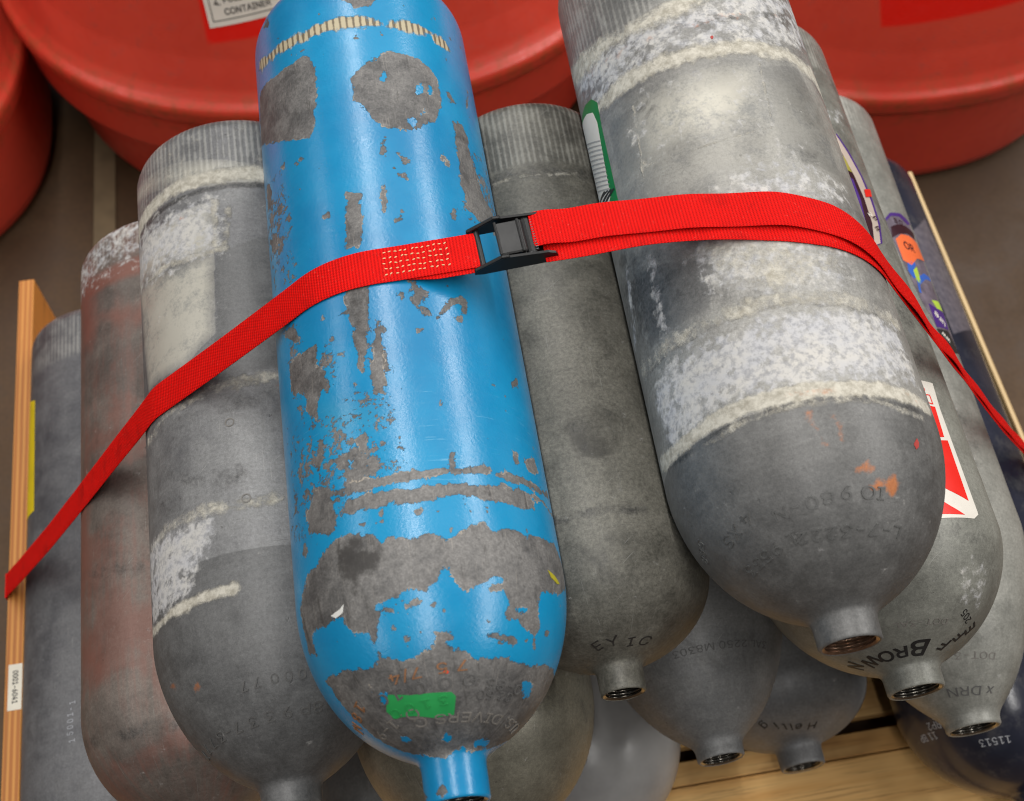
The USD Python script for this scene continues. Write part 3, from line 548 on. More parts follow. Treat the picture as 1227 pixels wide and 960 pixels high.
chips += t.blobs((480, 352, 4, 4), (503, 396, 3, 3), (426, 460, 4, 5), (427, 470, 5, 3), (407, 425, 6, 3), (453, 502, 3, 3), (481, 537, 4, 4), (486, 553, 3, 6), (387, 380, 2, 2), (529, 483, 3, 3), (425, 499, 4, 5), (443, 497, 3, 3), (500, 722, 6, 4), (487, 728, 4, 4), (488, 770, 5, 7), (472, 752, 3, 3), (519, 405, 2, 2), (590, 462, 2, 2), (640, 770, 2, 6), (655, 760, 3, 4), (585, 745, 4, 3), (395, 730, 3, 8), (365, 660, 4, 10), (460, 240, 3, 14), (560, 120, 2, 8), (531, 186, 3, 6), (536, 196, 3, 3), (545, 258, 5, 8), (323, 235, 3, 14), (335, 250, 5, 8), (345, 262, 4, 5), (328, 290, 4, 12), (392, 258, 5, 4), (340, 200, 3, 5), (360, 190, 4, 3), (320, 30, 3, 8))
t.field('a0', chips, .012)
t.cut('a0', t.pp([(455, 95), (462, 88), (460, 100)][:3], [(500, 104), (505, 100), (507, 112), (501, 113)]) + t.blobs((443, 823, 3, 4), (632, 826, 5, 9), (535, 885, 6, 4), (575, 893, 8, 4), (460, 836, 5, 5), (627, 731, 5, 5), (486, 886, 5, 3), (494, 145, 4, 5), (516, 110, 3, 5), (507, 135, 5, 3)), .012)
t.field('a1', t.pp([(350, 500), (395, 500), (440, 470), (465, 480), (470, 560), (440, 590), (395, 650), (350, 650)]), .03, .25)
t.field('a1', t.pp([(395, 550), (425, 520), (460, 530), (475, 556), (450, 585), (400, 610)]), .02, .9)
t.field('a1', t.pp([(440, 380), (460, 380), (468, 470), (440, 472)]), .012, .5); t.field('a1', t.pp([(380, 420), (400, 400), (402, 470), (370, 480)]), .012, .3)
t.field('a1', t.pp([(314, 215), (346, 215), (352, 340), (322, 340)], [(340, 390), (364, 390), (366, 520), (352, 520)]), .02, .25); t.field('a1', t.pp([(545, 145), (600, 230), (600, 290), (560, 280)]), .02, .2)
t.field('a2', t.lines(.0052, [(312, 78), (335, 58), (360, 44), (400, 28), (430, 25), (452, 27)], [(470, 29), (490, 31), (512, 38), (534, 55)]), .008)
t.field('b0', t.ring(t.t_of_axial(.165), t.t_of_axial(.24)), .02); t.field('b1', Z and t.pp(Z(330, 600, 3.2, (230, 160), (300, 120), (420, 190), (420, 260), (340, 300), (300, 380), (280, 330), (255, 380), (240, 320))), .014, 1.0)
t.field('b1', t.pp([(418, 345), (440, 345), (438, 420), (426, 430)], [(360, 425), (382, 415), (397, 462), (380, 470)]), .02, .3)
t.field('b2', t.blobs((410, 500, 26, 18)), .03, .6)
t.finish()
t.mark('green_tape', t.patch([(465, 832), (492, 833), (541, 829), (546, 834), (544, 856), (520, 860), (496, 858), (472, 860), (463, 852)], .0003, .0001), plain('green_tape', G(40, 150, 78), .45, var=.12, scale=60), 'strip of green tape')
for txt, px, hh, an, mt, sq in (('U.S. DIVERS C', (578, 860), .0068, 176, stamp_l, 1.25), ('O. 1-9', (472, 868), .0068, 189, stamp_l, 1.3), ('02 50', (594, 833), .0055, 177, stamp_m, 1.2), ('0-85 >', (598, 820), .006, 174, stamp_m, 1.35), ('0 0 0 10', (508, 824), .0068, 181, stamp_m, 1.7), ('7 5  7/4', (512, 803), .0062, 181, stamp_rust, 1.5), ('1 8 M', (428, 862), .0075, 200, stamp_rust, 1.1), ('3 1 0 C', (500, 846), .006, 182, plain('tape_relief', G(38, 142, 74), .5), 1.3)):
    t.mark('stamped_number', t.text(txt, px, hh, an, h=.0003 if 'tape' in str(mt.GetPath()) else 0.00005, th=.0005, squeeze=sq), mt)
for b_ in ((535, 805, 3, 2),): t.mark('red_paint_spot', t.patch(t.blobs(b_)[0].exterior.coords[:], mapped=True), plain('red_spot', G(214, 70, 40), .5))
t.mark('white_paint_spot', t.patch([(397, 738), (408, 730), (412, 724), (411, 735), (403, 741)]), plain('white_spot', G(214, 214, 210), .5))
t.mark('yellow_paint_spot', t.patch([(656, 683), (664, 690), (670, 700), (667, 700), (660, 692)]), plain('yellow_spot', G(170, 160, 40), .5))

# 5: olive tank between
t = Tank('gas_cylinder', 'olive-grey cylinder in the dip between the blue cylinder and the large crusted one', SPEC[5], .490, steel('steel_olive', G(88, 86, 79), G(130, 127, 117), .5, stain=.75, metal=.12, grain=1.7), bore, .002, .0165)
t.field('b2', t.ring(t.t_of_axial(.417), t.t_of_axial(.495)), .012); t.field('a2', t.ring(t.t_of_axial(.402), t.t_of_axial(.415)), .012, .2)
t.field('a2', t.lines(.003, [(660, 625), (710, 613), (770, 610)]), .008, .3); t.field('a2', t.blobs((690, 540, 8, 40), (700, 440, 5, 30), (660, 730, 14, 10), (715, 672, 20, 6)), .02, -.1)
t.field('a1', t.lines(.0012, [(590, 222), (620, 211), (690, 208)]), .005, -.05)
t.finish()
for s_, px, a_ in (('E', (716, 774), 8), ('Y', (734, 768), 4), ('I', (756, 769), 0), ('C', (773, 768), -8)): t.mark('marker_writing', t.text(s_, px, .0088, a_, jitter=.0012), plain('faded_ink', lin(52, 50, 48), .5, var=.4, scale=300) if s_ == 'E' else UsdShade.Material.Get(stage, '/World/Looks/faded_ink'))
t.mark('stamped_number', t.text('1180', (752, 846), .001, 180), stamp_m) if False else None

# 6: the big tank on top
t = Tank('gas_cylinder', 'largest cylinder on top, banded with white and cream corrosion above a bare dark shoulder', SPEC[6], .585, steel('steel_banded', G(116, 115, 113), G(154, 152, 147), .5, cream=G(212, 206, 192)), bore_rust, .0015, .0205)
t.field('b2', t.pp([(650, -40), (760, -60), (780, 10), (740, 45), (705, 75), (675, 75)]), .01)
t.field('a1', t.lines(.0085, [(682, 105), (695, 82), (720, 58), (760, 34), (810, 8), (850, -8)]), .009, .6)
t.field('a0', t.pp([(690, 100), (740, 55), (800, 25), (880, 0), (960, 5), (965, 25), (900, 15), (820, 38), (760, 62), (720, 92), (700, 118)]), .012, .7)
t.field('b0', t.lines(.003, [(703, 92), (740, 66), (790, 40), (860, 20), (930, 18)]), .01, -.1); t.field('a2', t.lines(.003, [(703, 92), (740, 66), (790, 40), (860, 20), (930, 18)]), .009, .3)
t.field('a0', t.pp([(700, 112), (760, 70), (830, 38), (900, 25), (955, 30), (970, 60), (920, 50), (850, 48), (780, 72), (720, 118)]), .016, .35)
t.field('a1', t.lines(.0075, [(715, 132), (745, 102), (785, 78), (840, 60), (900, 57), (945, 66), (975, 92), (985, 115)]), .008, .7)
t.field('b1', t.pp([(757, 125), (800, 95), (860, 78), (908, 76), (925, 150), (860, 170), (800, 185), (768, 200)]), .006, .22)
t.field('a1', t.pp([(757, 125), (800, 95), (860, 78), (908, 76), (925, 150), (860, 170), (800, 185), (768, 200)]), .03, -.7)
t.field('a0', t.pp([(757, 125), (800, 95), (860, 78), (908, 76), (925, 150), (860, 170), (800, 185), (768, 200)], [(880, 205), (960, 170), (1000, 235), (870, 240)]), .03, -.55)
t.field('c0', t.ring(-.01, t.st([(950, 482)])[0][1]), .005); t.field('c0', t.pp([(911, 80), (955, 82), (985, 140), (1008, 215), (940, 190), (927, 150)], [(728, 150), (756, 128), (768, 200), (745, 225)], [(760, 330), (860, 305), (850, 370), (780, 420)]), .006, .12); t.field('b1', t.ring(t.st([(870, 240)])[0][1], t.st([(850, 70)])[0][1]), .02, .05)
t.field('a1', t.lines(.0006, [(758, 128), (770, 200), (860, 170), (926, 152)], [(910, 76), (926, 152)], [(768, 200), (778, 238)]), .003, .1)
t.field('a1', t.pp([(840, 292), (900, 284), (985, 292), (1000, 320), (940, 340), (870, 335)]), .025, .05); t.field('a0', t.pp([(840, 292), (900, 284), (985, 292), (1000, 320), (940, 340), (870, 335)], [(890, 215), (960, 205), (1000, 232), (890, 236)]), .03, .15)
t.field('a2', t.pp([(742, 310), (770, 300), (800, 300), (805, 350), (790, 400), (768, 420), (750, 380)]), .02, .25); t.field('a2', t.blobs((965, 195, 14, 12), (850, 355, 60, 10), (770, 130, 14, 6), (700, 104, 5, 6)), .02, -.05)
t.field('a0', t.lines(.002, [(752, 330), (762, 420)], [(780, 310), (795, 400)]), .008, .2)
t.field('a1', t.lines(.0045, [(770, 444), (800, 415), (850, 386), (900, 366), (950, 357), (1010, 358), (1050, 370), (1075, 388)]), .010, .22)
t.field('a2', t.lines(.0014, [(772, 452), (802, 422), (852, 393), (902, 373), (952, 364), (1010, 365), (1050, 378)]), .005, .35)
t.field('a0', t.pp([(782, 470), (820, 428), (880, 394), (950, 374), (1020, 374), (1072, 392), (1098, 460), (1050, 455), (980, 458), (920, 468), (860, 492), (805, 540)]), .012, .62)
t.field('a0', t.pp([(785, 470), (850, 408), (880, 420), (860, 460), (800, 500)]), .02, .3)
t.field('a1', t.lines(.0058, [(793, 558), (815, 535), (850, 508), (890, 488), (930, 476), (985, 467), (1050, 466), (1090, 476), (1112, 490)]), .005, 1.0)
t.field('a2', t.lines(.0022, [(800, 562), (855, 520), (900, 498), (950, 484), (1000, 477), (1050, 476), (1100, 494)]), .006, .6); t.field('a1', t.lines(.0018, [(830, 545), (890, 505), (950, 486), (1000, 480), (1050, 480), (1105, 500)]), .005, .1)
t.field('b0', t.blobs((1037, 562, 12, 8), (1066, 580, 15, 11), (1048, 584, 9, 5)), .007, 1.0); t.field('b0', t.lines(.0012, [(968, 492), (980, 522), (990, 532)], [(1000, 498), (1010, 528)]), .01, .0)
t.field('b0', t.lines(.002, [(945, 474), (1000, 466)], [(1085, 470), (1100, 484)]), .008, .05)
t.finish()
red_spot = plain('red_paint_fleck', G(170, 60, 54), .6)
t.mark('red_paint_fleck', t.patch(t.blobs((1098, 533, 3, 5))[0].exterior.coords[:], mapped=True), red_spot); t.mark('red_paint_fleck', t.patch(t.blobs((853, 45, 2, 2))[0].exterior.coords[:], mapped=True), red_spot)
for txt, px, hh, an, sq in (('L-7-3222', (1022, 636), .0078, 176, 1.25), ('1 9533', (920, 665), .0078, 191, 1.3), ('IO 9', (1035, 590), .0078, 174, 1.3), ('80-N', (962, 606), .0078, 183, 1.4), ('4 XS', (882, 636), .0078, 196, 1.3), ('588', (842, 662), .007, 212, 1.1)):
    t.mark('stamped_number', t.text(txt, px, hh, an, 0, .0006, squeeze=sq), stamp_d)
green = plain('green_label_vinyl', G(14, 120, 60), .4, var=.1)
gl = t.mark('care_label', t.patch([(690, 200), (694, 150), (702, 126), (709, 119), (716, 123), (721, 152), (741, 240), (738, 262), (690, 262)], .0002, .0001, rnd=.002), green, 'white label with a green rim')
part('label_face', t.patch([(692, 200), (697, 152), (704, 137), (711, 135), (716, 147), (732, 236), (728, 260), (692, 260)], .0004, .0001, rnd=.003), white_print, gl)
for k in range(12):
    y_ = 168 + k * 5.2; x0, x1 = 704 + k * .9, 720 + k * 1.05
    part('printed_line', t.patch([(x0, y_ + 5), (x1, y_), (x1 + .4, y_ + 1.6), (x0 + .4, y_ + 6.6)], .0006, .00008), plain('grey_print', G(168, 164, 160), .6) if k == 0 else UsdShade.Material.Get(stage, '/World/Looks/grey_print'), gl)
for k in range(4):
    x0 = 716 + k * 3.6; part('printed_line', t.patch([(x0 - 1, 247 - k * 1.5), (x0 + 9, 229 - k * 1.2), (x0 + 10.4, 230 - k * 1.2), (x0 + .6, 249 - k * 1.5)], .0006, .00008), black_print, gl)

# 7: flag tank
purple = plain('purple_print', G(72, 40, 122), .4, var=.1); maroon = plain('maroon_print', G(52, 18, 30), .4, var=.15); cream_p = plain('cream_vinyl', G(186, 170, 158), .45, var=.06)
orange = plain('orange_print', G(236, 110, 60), .4, var=.1); blue_p = plain('blue_print', G(52, 98, 190), .4, var=.1); lime = plain('lime_print', G(176, 206, 70), .4, var=.1); red_print = plain('red_label_print', G(226, 34, 22), .42, var=.06)
t = Tank('gas_cylinder', 'grey-green cylinder with a red and white flag sticker and black handwritten name on its shoulder', SPEC[7], .614, steel('steel_sage', G(104, 104, 98), G(138, 138, 130), .45, stain=.4, metal=.12), bore, .002, .0215)
t.field('b2', t.ring(t.t_of_axial(.55), t.t_of_axial(.62)), .012); t.field('a2', t.blobs((1085, 370, 16, 22), (1150, 640, 25, 6), (1100, 420, 10, 14)), .025, .25); t.field('a0', t.blobs((1000, 140, 8, 5), (1165, 720, 8, 20), (1175, 690, 4, 16)), .02, -.22)
t.finish()
st = t.mark('flag_sticker', t.patch([(1070, 452), (1103, 456), (1117, 460), (1126, 490), (1172, 617), (1167, 622), (1100, 624), (1085, 560)]), white_print, 'white sticker with a red flag')
for p in ([(1080, 484), (1120, 488), (1131, 524), (1100, 527)], [(1095, 531), (1135, 528), (1160, 601), (1137, 588), (1100, 570)], [(1110, 590), (1138, 606), (1156, 617), (1115, 617)]): part('flag_panel', t.patch(p, .0004, .00008), red_print, st)
for s_, px, hh in (('DI', (1109, 478), .0088), ('91', (1103, 465), .005)): part('lettering', t.text(s_, px, hh, 180, .0004, .0001), red_print, st)
for s_, px, hh, an in (('F', (1149, 762), .0105, 160), ('F', (1131, 772), .0105, 165), ('B', (1101, 776), .016, 174), ('R', (1080, 782), .0115, 178), ('O', (1062, 787), .0115, 180), ('W', (1044, 793), .0115, 184), ('N', (1026, 799), .0115, 190), ('E', (1163, 752), .0105, 152)): t.mark('marker_writing', t.text(s_, px, hh, an, h=.0001, th=.0002, bold=True, jitter=.0006), ink)
t.mark('marker_writing', t.text('205', (1158, 738), .006, 150), ink); t.mark('stamped_number', t.text('DOT-3AL', (1105, 745), .005, 176, squeeze=1.3), stamp_l)
def band(pts, d): return [(x + d, y) for x, y in pts]
RIM = [(1002, 160), (1018, 184), (1033, 212), (1045, 240), (1054, 268), (1057, 292)]
rs = t.mark('round_sticker', t.patch(RIM + [(1020, 310), (990, 255), (990, 190)], .0002), purple, 'round sticker with a purple rim')
part('sticker_face', t.patch(band(RIM, -2.6) + [(1020, 308), (991, 255), (991, 192)], .0005, .0001), cream_p, rs)
part('sticker_picture', t.patch(band(RIM[1:], -10) + [(1018, 304), (992, 255), (1000, 180)], .0009, .0001), maroon, rs)
part('sticker_picture', t.patch([(1006, 184), (1012, 192), (1020, 208), (1014, 205), (1007, 194)], .0013, .0001), plain('olive_print', G(150, 140, 60), .5), rs)
part('sticker_picture', t.patch([(1014, 212), (1021, 216), (1030, 240), (1036, 266), (1028, 280), (1018, 240)], .0013, .0001), purple, rs)
part('sticker_picture', t.patch([(1034, 228), (1041, 228), (1043, 237), (1036, 237)], .0013, .0001), red_print, rs)
for s_, px in (('2', (1041, 258)), ('P', (1047, 263)), ('R', (1050, 275))): part('lettering', t.text(s_, px, .0055, -60, .0016, .0001, True), white_print if s_ == '2' else maroon, rs)

# 8: second right tank with the colourful sticker
t = Tank('gas_cylinder', 'pale grey cylinder with purple, orange and blue picture sticker, beside the navy one', SPEC[8], .657, steel('steel_pale', G(122, 122, 116), G(152, 151, 144), .42, stain=.3, metal=.12), bore, .002, .0235)
t.field('b2', t.ring(t.t_of_axial(.60), t.t_of_axial(.67)), .02, .3); t.field('b0', t.blobs((1150, 508, 14, 14), (1065, 216, 3, 20)), .03, -.2); t.field('a2', t.blobs((1140, 505, 16, 12), (1165, 545, 8, 12)), .02, .0); t.field('a0', t.lines(.002, [(1125, 470), (1165, 560)]), .01, .05)
t.finish()
pic = t.mark('picture_sticker', t.patch([(1060, 262), (1066, 256), (1078, 257), (1089, 268), (1128, 372), (1148, 424), (1140, 424), (1105, 362), (1075, 300)], .0002), plain('mauve_print', G(104, 94, 106), .45, var=.45, scale=90), 'purple, orange and blue picture sticker')
for p, mt in (([(1060, 262), (1066, 255), (1078, 256), (1090, 269), (1087, 270), (1077, 260), (1067, 259), (1062, 265)], purple), ([(1067, 272), (1075, 269), (1084, 271), (1094, 280), (1096, 288), (1086, 280), (1076, 281), (1069, 285)], maroon), ([(1073, 287), (1079, 281), (1088, 283), (1098, 292), (1107, 314), (1098, 310), (1092, 318), (1082, 312)], orange),
              ([(1087, 316), (1094, 312), (1097, 318), (1094, 324), (1099, 332), (1095, 334), (1088, 325)], blue_p), ([(1094, 324), (1098, 320), (1102, 334), (1104, 340), (1100, 342)], lime), ([(1098, 334), (1106, 328), (1113, 333), (1115, 338), (1108, 335), (1102, 342), (1104, 352), (1101, 350)], blue_p), ([(1116, 360), (1124, 362), (1129, 374), (1122, 370)], lime),
              ([(1112, 364), (1122, 370), (1130, 376), (1136, 396), (1122, 392)], purple), ([(1122, 394), (1136, 398), (1148, 424), (1140, 424)], black_print)): part('sticker_picture', t.patch(p, .0004, .00008), mt, pic)
for s_, px, mt, hh in (('ure', (1126, 382), white_print, .009), ('ww', (1133, 404), white_print, .006), ('OR', (1089, 296), maroon, .009), ('S O', (1076, 266), maroon, .006)): part('lettering', t.text(s_, px, hh, 0 if s_[0] in 'OS' else 150, .0006, .0001, True), mt, pic)
t.mark('stamped_number', t.text('DOT-3', (1170, 785), .006, 172, squeeze=1.3), stamp_l); t.mark('marker_writing', t.text('x DRN', (1165, 828), .0085, 172, squeeze=1.2), stamp_m)

# 9: navy
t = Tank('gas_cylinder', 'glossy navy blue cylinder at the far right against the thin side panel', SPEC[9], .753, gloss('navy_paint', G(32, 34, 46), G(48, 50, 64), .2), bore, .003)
t.field('a0', t.pp([(1092, 278), (1108, 262), (1166, 396), (1142, 402)]), .008)  # mottled mauve reflection painted into the navy colour
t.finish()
for s_, px, hh in (('11-RP2', (1128, 868), .0075), ('11 BP', (1112, 884), .0075), ('11513', (1192, 888), .0075), ('11', (1120, 858), .007)): t.mark('scratched_number', t.text(s_, px, hh, 172, squeeze=.9), chalk)
# 10-13: the low ones seen between
t = Tank('gas_cylinder', 'plain mid-grey cylinder, left of the two lowest necks above the pine boards', SPEC[10], .6, steel('steel_plain', G(112, 113, 114), G(134, 134, 133), .55), bore, .003, .0205); t.finish()
t.mark('stamped_number', t.text('3AL 2250 M8303', (868, 772), .006, 180, squeeze=1.3), stamp_m)
t = Tank('gas_cylinder', 'mid-grey cylinder with faint handwriting, its neck over the pine boards, right one of two', SPEC[11], .6, steel('steel_plain_cool', G(108, 109, 111), G(130, 130, 130), .55), bore, .003, .0225); t.finish()
for s_, px, an in (('g', (914, 868), 190), ('i', (930, 870), 186), ('l', (940, 871), 184), ('i', (948, 871), 184), ('e', (957, 870), 182), ('H', (973, 869), 178)): t.mark('marker_writing', t.text(s_, px, .0095, an, jitter=.001), ink)
t = Tank('gas_cylinder', 'olive cylinder under the blue one, its shoulder showing lighter below a dark seam', SPEC[12], .6, steel('steel_olive_low', G(106, 103, 92), G(134, 130, 116), .42, metal=.3), bore, .003, .0205)
t.field('a2', t.ring(.125, .20), .004, -.1); t.finish()
t = Tank('gas_cylinder', 'smooth light grey painted cylinder on the boards, right of the olive one', SPEC[13], .6, gloss('light_grey_paint', G(130, 129, 129), G(148, 147, 146), .32), bore, .003); t.finish()

SPEC[14] = [-.052, -1.256, .19, 0, 0, .088, .02, .1, 2.0]
t = Tank('gas_cylinder', 'dark grey shoulder barely showing on the boards below the crusted and blue cylinders', SPEC[14], .6, steel('steel_dark_low', G(78, 78, 78), G(100, 99, 97), .5), bore, .004); t.finish()

# ------------------------------------------------------------------ strap
def web_mat():
    m = Mat(); x = m.add('separate_xyz', None, None, vector=m.uv()); n = m.noise(90, 4, .6)
    a = m.math('sine', m.math('multiply', x + '.x', 2 * math.pi / .0022)); b = m.math('sine', m.math('add', m.math('multiply', x + '.y', 2 * math.pi / .0013), m.math('multiply', m.math('floor', m.math('divide', x + '.x', .0011)), math.pi)))
    h = m.math('add', m.math('multiply', a, .5), m.math('multiply', b, .6)); w = m.math('multiply', m.ss(h, -.9, .9), m.mr(n, .3, .7, .85, 1.12))
    c = m.mix(w, lin(170, 4, 4), lin(250, 20, 12)); c = m.mix(m.math('multiply', m.ss(m.noise(38, 6, .7, .4), .54, .72), .4), c, lin(126, 12, 10)); c = m.mix(m.math('multiply', m.ss(m.noise(700, 2), .64, .74), .3), c, lin(255, 120, 104))
    return m.out('red_webbing', base_color=c, roughness=.62, normal=m.bump(h, .00025, .8), specular_ior_level=.12)
web = web_mat()
TT = np.linspace(0, 2 * math.pi, 500)
def hull(y, pad):
    pts = [(XL - .0185, EYE[2] - 1.246 + pad), (XL, EYE[2] - 1.246 + pad), (XR, EYE[2] - 1.199 + pad), (XR + .0065, EYE[2] - 1.199 + pad), (XL - .0185, -.5), (XR + .0065, -.5)]; pts = [np.array(pts)]
    for k in range(1, 10):
        x, z, yn, a, b, R = SPEC[k][:6]
        pts.append(np.stack([x + (y - yn) * math.sin(a) + (R + pad) * np.cos(TT), z + EYE[2] + (y - yn) * math.sin(b) + (R + pad) * np.sin(TT)], 1))
    pts = np.vstack(pts); h = pts[ConvexHull(pts).vertices]; h = h[h[:, 1] > .1]; return h[np.argsort(h[:, 0])]
YX = np.array([(-.4441, .5815), (-.4216, .572), (-.3476, .547), (-.286, .530), (-.235, .52), (-.1996, .512), (-.128, .504), (-.0686, .4985), (0, .4955), (.065, .4955), (.108, .497), (.166, .496), (.226, .489), (.297, .475), (.33, .464), (.36, .462), (.39, .459), (.49, .471), (.534, .476), (.6565, .512)])
W = .0275
def ribbon(xs, dy=0.0, lift=None, pad=.0004, w=W, th=.0015, wid=None, tilt=None):
    """webbing laid over the hull of the heap along x"""
    xs = np.asarray(xs); yc = np.interp(xs, YX[:, 0], YX[:, 1]); yc = ndimage.gaussian_filter1d(yc, 3, mode='nearest') + dy
    nc = 11; rows = []
    lf = np.zeros(len(xs)) if lift is None else lift
    ww = np.full(len(xs), w) if wid is None else wid
    tl = np.zeros(len(xs)) if tilt is None else tilt
    fr = np.linspace(-.5, .5, nc); hc = {}
    c3 = []
    for i, x in enumerate(xs):
        row = []
        for q in fr:
            y = yc[i] + q * ww[i]; k = round(y, 3)
            if k not in hc: hc[k] = hull(k, pad)
            row.append((x, y, np.interp(x, hc[k][:, 0], hc[k][:, 1]) + lf[i] + tl[i] * q))
        c3.append(row)
    C = np.array(c3)
    tx = np.gradient(C, axis=0); ty = np.gradient(C, axis=1); n = np.cross(tx, ty); n /= np.linalg.norm(n, axis=2, keepdims=True); n *= np.sign(n[..., 2:3])
    top, bot = C + n * th, C + n * .0001
    edge = np.abs(fr) > .499
    top[:, edge] -= n[:, edge] * th * .3; bot[:, edge] += n[:, edge] * th * .25
    loop = np.concatenate([top, bot[:, ::-1]], 1); m_, k_ = loop.shape[:2]
    arc = np.append(0, np.cumsum(np.linalg.norm(np.diff(C[:, nc // 2], axis=0), axis=1)))
    U = np.repeat(arc[:, None], k_, 1); Vv = np.concatenate([fr * w, fr[::-1] * w])[None].repeat(m_, 0)
    F = []
    for i in range(m_ - 1):
        for j in range(k_):
            a, b = i * k_ + j, i * k_ + (j + 1) % k_; F += [(a, b, b + k_), (a, b + k_, a + k_)]
    for e in (0, (m_ - 1) * k_):
        for j in range(nc - 1): F += [(e + j, e + j + 1, e + k_ - 2 - j), (e + j, e + k_ - 2 - j, e + k_ - 1 - j)]
    tm_ = trimesh.Trimesh(loop.reshape(-1, 3), F, process=False); tm_.fix_normals()
    return (tm_.vertices, tm_.faces), np.stack([U.ravel(), Vv.ravel()], 1), C, n
def X(a, b, s=.003): return np.linspace(a, b, int((b - a) / s) + 2)
strap = thing('cam_buckle_strap', 'bright red webbing strap with black cam buckle lashed over the whole heap', 'strap', (.0, .5, .83))
BX0, BX1 = .062, .1095            # buckle span
me, uv, CL, NL = ribbon(X(-.4441, BX0 + .0015)); part('webbing', me, web, strap, 30, None) if False else part('webbing', me, web, strap, True, uv)
# drop over the outside of the left panel
x0 = XL - .0187; ye = CL[0]; pts = []
vv = []; 
for dz in (0.0016, -.02, -.06, -.13):
    for q in (ye[0, 1], ye[-1, 1]):
        vv += [(x0 - .0002, q - dz * .0, ye[0, 2] + dz), (x0 - .0017, q, ye[0, 2] + dz)]
bx = trimesh.convex.convex_hull(np.array(vv)); part('webbing', bx, web, strap, False, np.stack([bx.vertices[:, 2], bx.vertices[:, 1]], 1))
# loop underside at the buckle, right lower layer and upper tail
xs = X(.012, BX0); me, uv, _, _ = ribbon(xs, -.0035 * np.clip((xs - .012) / .02, 0, 1), None, -.0012, w=.026); part('webbing', me, web, strap, True, uv)
xs = X(BX1 - .006, XR + .0065); wob = lambda c, s_: np.exp(-((xs - c) / s_) ** 2)
me, uv, _, _ = ribbon(xs, -.005 + .0015 * np.sin(xs * 40) * np.clip((.33 - xs) / .06, 0, 1) + .004 * np.clip((xs - .28) / .06, 0, 1), .003 * wob(.395, .03) + .002 * wob(.45, .02), .0004, wid=np.interp(xs, [.1, .3, .36, .45, .66], [W, W, .021, .018, .019])); part('webbing', me, web, strap, True, uv)
xs = X(BX1 - .012, XR + .006); wob = lambda c, s_: np.exp(-((xs - c) / s_) ** 2)
lift = .0024 + .003 * wob(BX1 - .002, .012) + .0035 * wob(.375, .02) + .003 * wob(.43, .02) + .0015 * np.sin(xs * 55) ** 2
me, uv, _, _ = ribbon(xs, .004 - .004 * np.clip((xs - .3) / .06, 0, 1), lift, .0004, wid=np.interp(xs, [.1, .3, .36, .45, .66], [W, W, .022, .016, .017])); part('webbing', me, web, strap, True, uv, label='loose upper layer of the strap')
# stitching
cream_t = plain('cream_thread', lin(226, 196, 150), .7); stt = []
a0 = np.searchsorted(X(-.4441, BX0 + .0015), -.004); a1 = np.searchsorted(X(-.4441, BX0 + .0015), .041)
for r in range(5):
    for k in range(12):
        fi = a0 + (a1 - a0) * (k + .5) / 12 + rng.normal(0, .12); fj = 2.0 + r * 1.6 + rng.normal(0, .08)
        f = lambda G_: np.array([ndimage.map_coordinates(G_[..., q], [[fi], [fj]], order=1)[0] for q in range(3)])
        c, n = f(CL), f(NL); d = np.array([1, .25 * rng.normal() + .5 * (k % 2), 0.0]); d -= n * d.dot(n); d /= np.linalg.norm(d)
        s_ = trimesh.creation.icosphere(1, 1.0); s_.apply_scale((.0011, .00042, .00042)); y_ = np.cross(n, d)
        s_.vertices = s_.vertices @ np.array([d, y_, n]) + c + n * .0017; stt.append(s_)
tag(part('stitching', trimesh.util.concatenate(stt), cream_t, strap), kind='stuff')
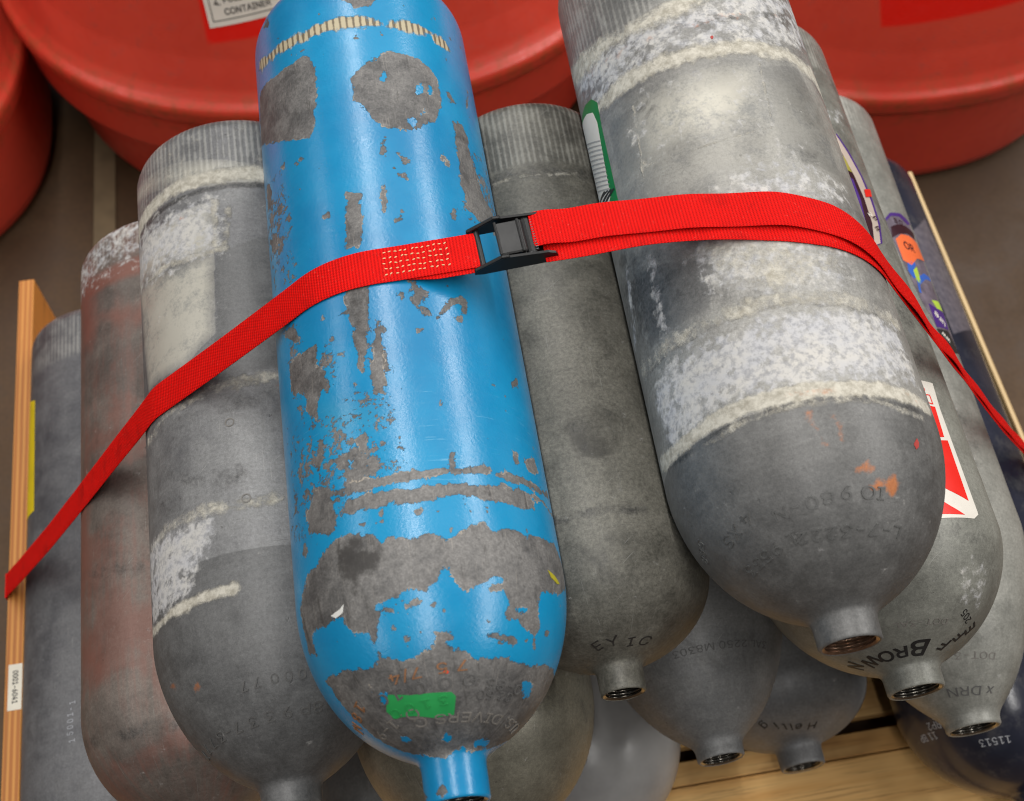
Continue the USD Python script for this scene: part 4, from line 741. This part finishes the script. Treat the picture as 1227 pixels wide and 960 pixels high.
# buckle: frame of two cheeks, bars, cam and lever
i0 = -1; pL = CL[-1, 5]; dirx = np.array([1.0, .03, .02]); hz = hull(.497, .0004)
pR = np.array([BX1, .497, np.interp(BX1, hz[:, 0], hz[:, 1])]); pL = np.array([BX0, .4955, np.interp(BX0, hz[:, 0], hz[:, 1])])
bx_ = pR - pL; bx_ /= np.linalg.norm(bx_); bz = np.array([0, 0, 1.0]); bz -= bx_ * bz.dot(bx_); bz /= np.linalg.norm(bz); by = np.cross(bz, bx_)
B0 = pL.copy()
def loc(m): v = np.asarray(m.vertices); return trimesh.Trimesh(B0 + v[:, :1] * bx_ * .92 + v[:, 1:2] * by * .92 + v[:, 2:3] * bz * .72, m.faces, process=False)
blk = plain('black_coated_steel', lin(12, 12, 13), .42, 0.0, .2, 60, .00005)
buck = loc
cheek = [(-.006, -.003), (.0, -.0045), (.048, -.0045), (.0525, -.002), (.0535, .002), (.052, .006), (.047, .009), (.018, .0125), (.0135, .0125), (-.0055, .001)]
cheek = Polygon(cheek).buffer(.0012).buffer(-.0006)
body = thing if False else None
bk = part('buckle_plate', loc(cbox((.016, -.0165, -.0042), (.050, .0165, -.0027), .0004)), blk, strap, label='black cam buckle')
for y_ in (-.0185, .0165):
    m_ = trimesh.creation.extrude_polygon(cheek, .002, engine='earcut'); v = m_.vertices; m_ = trimesh.Trimesh(np.stack([v[:, 0], y_ + v[:, 2], v[:, 1]], 1), m_.faces); part('cheek', loc(m_), blk, bk)
    rim_ = [(-.005, y_ + .001, .0015), (.0138, y_ + .001, .0135), (.018, y_ + .001, .0135)]
    for a, b in zip(rim_[:-1], rim_[1:]): part('rolled_edge', loc(sphere_hull([np.array(a), np.array(b)], .0016)), blk, bk)
def bar(x, z, r, y=.0165): c_ = trimesh.creation.cylinder(r, 2 * y, sections=24); v = c_.vertices; return loc(trimesh.Trimesh(np.stack([v[:, 0] + x, v[:, 2], v[:, 1] + z], 1), c_.faces))
part('bar', bar(.0005, .0008, .0022), blk, bk); part('bar', bar(.0305, .0055, .0024), blk, bk)
lever = loc(cbox((.0135, -.0142, .0085), (.0335, .0142, .0118), .0011)); lv = part('cam_lever', lever, blk, bk)
part('lever_lip', loc(sphere_hull([np.array((.0142, -.0138, .0122)), np.array((.0142, .0138, .0122))], .0011)), blk, lv)
part('lever_rib', loc(sphere_hull([np.array((.0305, -.0135, .0118)), np.array((.0305, .0135, .0118))], .0013)), blk, lv)
part('cam', loc(sphere_hull([np.array((.036, -.0142, .0055)), np.array((.036, .0142, .0055))], .0042)), blk, bk)
grey_edge = plain('worn_steel', lin(90, 90, 92), .4, .6)
for k in range(13): part('cam_tooth', loc(cbox((.0392, -.0135 + k * .00217, .0066), (.0412, -.0127 + k * .00217, .0092), .0002)), grey_edge, bk)
